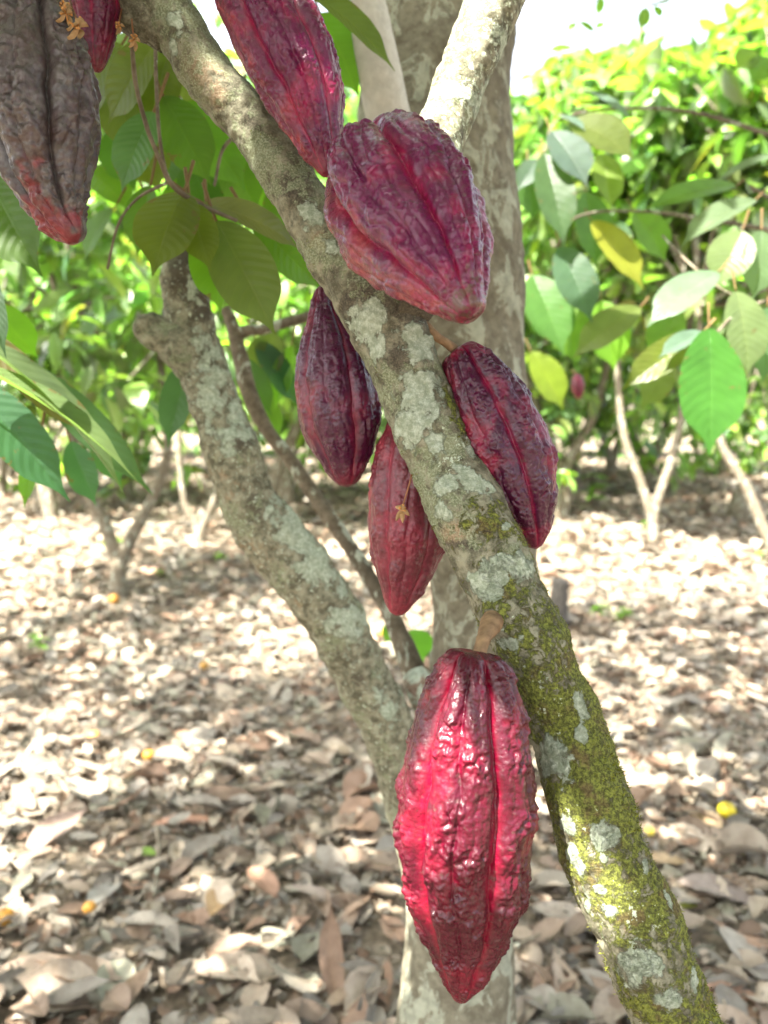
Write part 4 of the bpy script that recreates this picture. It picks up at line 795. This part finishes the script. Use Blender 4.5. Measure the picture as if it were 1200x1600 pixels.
xy = field(13, 26, 22, .6); A.add(*litter(r, xy, r.uniform(.16, .3, len(xy)), 4, 2, r.uniform(.01, .05, len(xy))))
o = link('leaf_litter', A.mesh('leaf_litter'), M_dry); tag(o, 'deep grey brown litter of dry leaves covering the ground', 'leaf litter', kind='stuff')
# twigs in the litter belong to it as well but are seen singly near the camera
for i, (x, y, x2, y2, lab) in enumerate([(245, 1290, 240, 1400, 'thin grey dry twig lying upright in the view left of the green fallen leaf'), (760, 1500, 900, 1440, 'dark dry twig lying on the litter between trunk and mossy limb')]):
    a, b = G(x, y, .03), G(x2, y2, .03)
    V, F, uv = tube_geo([[*a, .006], [*((a + b) / 2 + np.array([.01, 0, .01])), .006], [*b, .004]], 24, 10, .15, 40.); o = link('dry_twig', mesh_from('dry_twig', V, F, uv), M_farbark); tag(o, lab, 'twig')

# single fallen leaves seen near the camera
def fallen(px, py, ang, L, W, col, lab, group=None, droop=.3, fold=.1, tilt=(0, 0), curl=.2, z=.035, name='fallen_leaf'):
    c = G(px, py, z); dr = np.array([math.cos(ang), math.sin(ang), tilt[0]]); nm = nrm(np.array([tilt[1], -.15, 1.]))
    b = c - nrm(dr) * L / 2
    V, F, uv, T = leaf_batch(b[None], dr[None], nm[None], np.array([L]), np.array([W]), np.array([droop]), np.array([fold]), np.array([col]), 22, 8, .008, np.array([curl]), seed=int(px) + 200, twist=np.array([.3]))
    lo = (V[:, 2] - gz(V[:, 0], V[:, 1])).min(); V[:, 2] += max(0, .004 - lo)
    g = c.copy(); V = V - g
    o = bpy.data.objects.new(name, mesh_from(name, V, F, uv, T)); o.data.materials.append(M_dry); COL.objects.link(o); o.location = tuple(g)
    return tag(o, lab, 'leaf', group)
fallen(70, 1515, .05, .23, .09, (.42, .33, .25), 'large pale tan fallen leaf lying flat at the lower left')
fallen(180, 1540, -1.3, .19, .09, (.27, .27, .20), 'grey green fallen leaf beside the large pale tan one', curl=.5)
fallen(205, 1560, 1.0, .17, .06, (.20, .14, .09), 'curled brown fallen leaf under the grey green one', droop=-.8)
fallen(390, 1515, .1, .26, .10, (.36, .29, .22), 'broad square ended tan leaf lying near the bottom centre left', fold=.03)
fallen(412, 1375, -.9, .17, .07, (.30, .18, .12), 'rusty pink oval fallen leaf lying on the litter')
fallen(350, 1408, 1.2, .14, .09, (.44, .30, .16), 'small orange tan torn fallen leaf left of the rusty oval one', curl=.6)
fallen(565, 1545, .6, .20, .06, (.38, .29, .21), 'long tan fallen leaf just left of the trunk foot')
fallen(510, 1500, 1.9, .24, .06, (.24, .16, .11), 'dark curled brown leaf standing up in the litter', droop=-1.2, z=.06, tilt=(.4, .2))
fallen(505, 1415, -.3, .20, .05, (.27, .22, .18), 'long narrow leaf with a pale edge behind the dark curled one', droop=.9, tilt=(.1, .5))
fallen(165, 1390, 1.4, .16, .08, (.25, .24, .21), 'grey fallen leaf next to the small orange fruit')
fallen(90, 1290, .8, .22, .10, (.26, .19, .15), 'dark brown leaf tilted up on the left', tilt=(.4, .3), z=.06)
fallen(295, 1278, .15, .24, .05, (.36, .21, .14), 'long rusty curled leaf behind the small green leaf', tilt=(.1, .5))
fallen(900, 1435, -.5, .24, .09, (.30, .26, .21), 'large grey tan leaf left of the mossy limb in front')
fallen(1045, 1342, .1, .17, .06, (.42, .31, .18), 'yellow tan fallen leaf right of the mossy limb')
fallen(1100, 1278, 2.0, .15, .08, (.48, .36, .22), 'pale orange fallen leaf next to the yellow fruit')
fallen(1150, 1570, .2, .26, .12, (.33, .21, .14), 'big brown curved leaf in the bottom right corner', tilt=(.1, .2))
fallen(870, 1530, .9, .20, .09, (.31, .21, .15), 'brown fallen leaf right of the trunk foot')
fallen(1130, 1400, -.4, .24, .10, (.24, .20, .17), 'wide dark grey brown leaf below the yellow fruit')
fallen(365, 1060, .9, .22, .09, (.36, .27, .22), 'pinkish tan leaf alone in the shaded litter further back')
fallen(230, 1332, 0, .075, .045, (.16, .26, .04), 'small oval green leaf lying on the litter', name='fallen_leaf')
fallen(1075, 1412, .3, .08, .05, (.30, .34, .06), 'small yellow green leaf right of the mossy limb')
kinds = [('grey brown dry leaf lying in the foreground litter', (.22, .20, .165)), ('tan dry leaf lying in the foreground litter', (.30, .25, .19)), ('rusty brown dry leaf lying in the foreground litter', (.22, .165, .12))]
r = np.random.RandomState(12)
for i in range(150):
    lab, c = kinds[i % 3]; px = r.uniform(-30, 1230); py = 1080 + 540 * r.uniform() ** .8
    if min(math.hypot(px - a_, (py - b_) * 1.4) for a_, b_ in ((1136, 1275), (140, 1425), (147, 1155), (232, 1190), (70, 1515), (390, 1515), (412, 1375))) < 62: continue
    fallen(px, py, r.uniform(0, 6.28), r.uniform(.08, .19), r.uniform(.035, .08), tuple(np.array(c) * r.uniform(.75, 1.15)), lab, lab.replace('leaf', 'leaves', 1), r.uniform(-.9, .9), r.uniform(0, .5), (r.uniform(-.2, .2), r.uniform(-.25, .25)), r.uniform(-.4, .6), r.uniform(.03, .05))

# fruits on the ground
def fruit(px, py, rad, col, lab):
    rad *= .86; col = tuple(np.array(col) * .72)
    c = G(px, py, rad * .8 + .018); u = np.linspace(0, np.pi, 22); v = np.linspace(0, 2 * np.pi, 28, endpoint=False)
    q = np.stack([np.sin(u)[:, None] * np.cos(v), np.sin(u)[:, None] * np.sin(v), np.cos(u)[:, None] + 0 * v], -1)
    q = q * (1 + .05 * fbm(q * 2 + px, 3))[..., None]; q[..., 2] *= .92 - .12 * np.exp(-(u[:, None] / .25) ** 2)
    V = q.reshape(-1, 3) * rad; T = np.array(col) * (1 + .35 * fbm(q.reshape(-1, 3) * 2.2, 3))[:, None]; dk = sstep(.25, .5, fbm(q.reshape(-1, 3) * 1.7 + px, 3))[:, None] * .7; T = T * (1 - dk) + np.array([.13, .08, .03]) * dk
    root = empty('fallen_fruit', c, lab, 'fruit')
    o = bpy.data.objects.new('flesh', mesh_from('flesh', V, grid_faces(22, 28), None, T)); o.data.materials.append(M_fruit); COL.objects.link(o); o.parent = root
    V, F, uv = tube_geo([[0, 0, rad * .75, .002], [.001, 0, rad * .9, .002], [.002, .001, rad * 1.02, .003]], 6, 8)
    o = bpy.data.objects.new('stem', mesh_from('stem', V, F, uv, np.full((len(V), 3), (.12, .08, .03)))); o.data.materials.append(M_stalk); COL.objects.link(o); o.parent = root
fruit(1136, 1267, .036, (.62, .50, .02), 'bright yellow fruit lying on dry leaves at the right')
fruit(140, 1418, .021, (.60, .30, .05), 'small orange fruit in the litter at the lower left')
fruit(147, 1150, .030, (.62, .32, .08), 'small orange fruit in a sunny patch further back on the left')
fruit(232, 1180, .028, (.60, .30, .04), 'deep orange fruit in the litter right of the other orange one')
fruit(8, 1432, .028, (.55, .28, .04), 'orange fruit cut by the left edge')
fruit(178, 936, .045, (.55, .26, .05), 'distant orange fruit at the foot of the slim forked tree')
fruit(600, 988, .035, (.60, .35, .05), 'orange fruit beside the green seedling behind the pods')
fruit(1015, 1300, .02, (.55, .45, .06), 'small yellow fruit close to the mossy limb')
fruit(319, 1040, .03, (.50, .28, .06), 'brownish orange fruit in the shaded litter left of the crooked stem')

# seedlings and weeds
def seedling(px, py, h, nl, L, col, lab, seed):
    r = np.random.RandomState(seed); g = G(px, py); root = empty('seedling', g, lab, 'plant', None)
    V, F, uv = tube_geo([[*g, .004], [g[0] + .01, g[1], h * .5, .003], [g[0], g[1], h, .002]], 10, 8); link('stem', mesh_from('stem', V, F, uv, np.full((len(V), 3), (.10, .12, .03))), M_stalk, root)
    az = r.uniform(0, 6.28, nl); el = r.uniform(-.4, .5, nl); dr = np.stack([np.cos(az) * np.cos(el), np.sin(az) * np.cos(el), np.sin(el)], -1)
    b = np.c_[np.full(nl, g[0]), np.full(nl, g[1]), r.uniform(.35, 1, nl) * h]
    V, F, uv, T = leaf_batch(b, dr, np.tile([0, 0, 1.], (nl, 1)), np.full(nl, L) * r.uniform(.6, 1.2, nl), np.full(nl, L * .5), np.full(nl, .5), np.full(nl, .2), np.tile(np.array(col), (nl, 1)) * r.uniform(.8, 1.2, (nl, 1)), 8, 4, .004)
    link('foliage', mesh_from('foliage', V, F, uv, T), M_leaf, root)
YG = (.14, .26, .03)
for i, (px, py, h, nl, L, lab) in enumerate([(655, 1030, .14, 7, .13, 'bright green seedling left of the lowest pod'), (178, 860, .25, 6, .14, 'fresh green shoots at the fork of the slim tree'), (930, 800, .55, 16, .22, 'bright yellow green young plant right of the purple pod'), (350, 880, .10, 7, .12, 'pale weed left of the crooked stem'),
    (940, 965, .10, 12, .09, 'low weed right of the mossy limb'), (975, 975, .10, 9, .09, 'low weed beside another weed, a little to its right'), (1010, 840, .2, 6, .12, 'thin weed at the forked tree foot'), (60, 1020, .12, 8, .10, 'small weed at the far left in a sunny patch'), (250, 905, .08, 7, .09, 'small green weed behind the slim tree'), (1190, 880, .12, 8, .10, 'weed at the right edge'), (880, 860, .08, 8, .1, 'small weed between the right pod and the sunny ground')]):
    seedling(px, py, h, nl, L, YG, lab, 50 + i)
# dark stump
g = G(872, 985); V, F, uv = tube_geo([[g[0], g[1], -.03, .075], [g[0], g[1], .10, .06], [g[0] + .005, g[1], .27, .055], [g[0] + .01, g[1], .33, .05]], 30, 20, .12, 14.)
o = link('tree_stump', mesh_from('tree_stump', V, F, uv), mat_bark('dark_dead_wood', (.05, .045, .04), (.11, .10, .085), .1, .1, 1.5)); tag(o, 'dark short stump just right of the mossy limb', 'stump')
g = G(1165, 810); V, F, uv = tube_geo([[g[0], g[1], -.03, .22], [g[0], g[1], .2, .2], [g[0] + .05, g[1], .42, .12]], 20, 16, .2, 6.)
o = link('tree_stump', mesh_from('tree_stump', V, F, uv), M_farbark); tag(o, 'broken grey stump in front of the tree leaning left', 'stump')
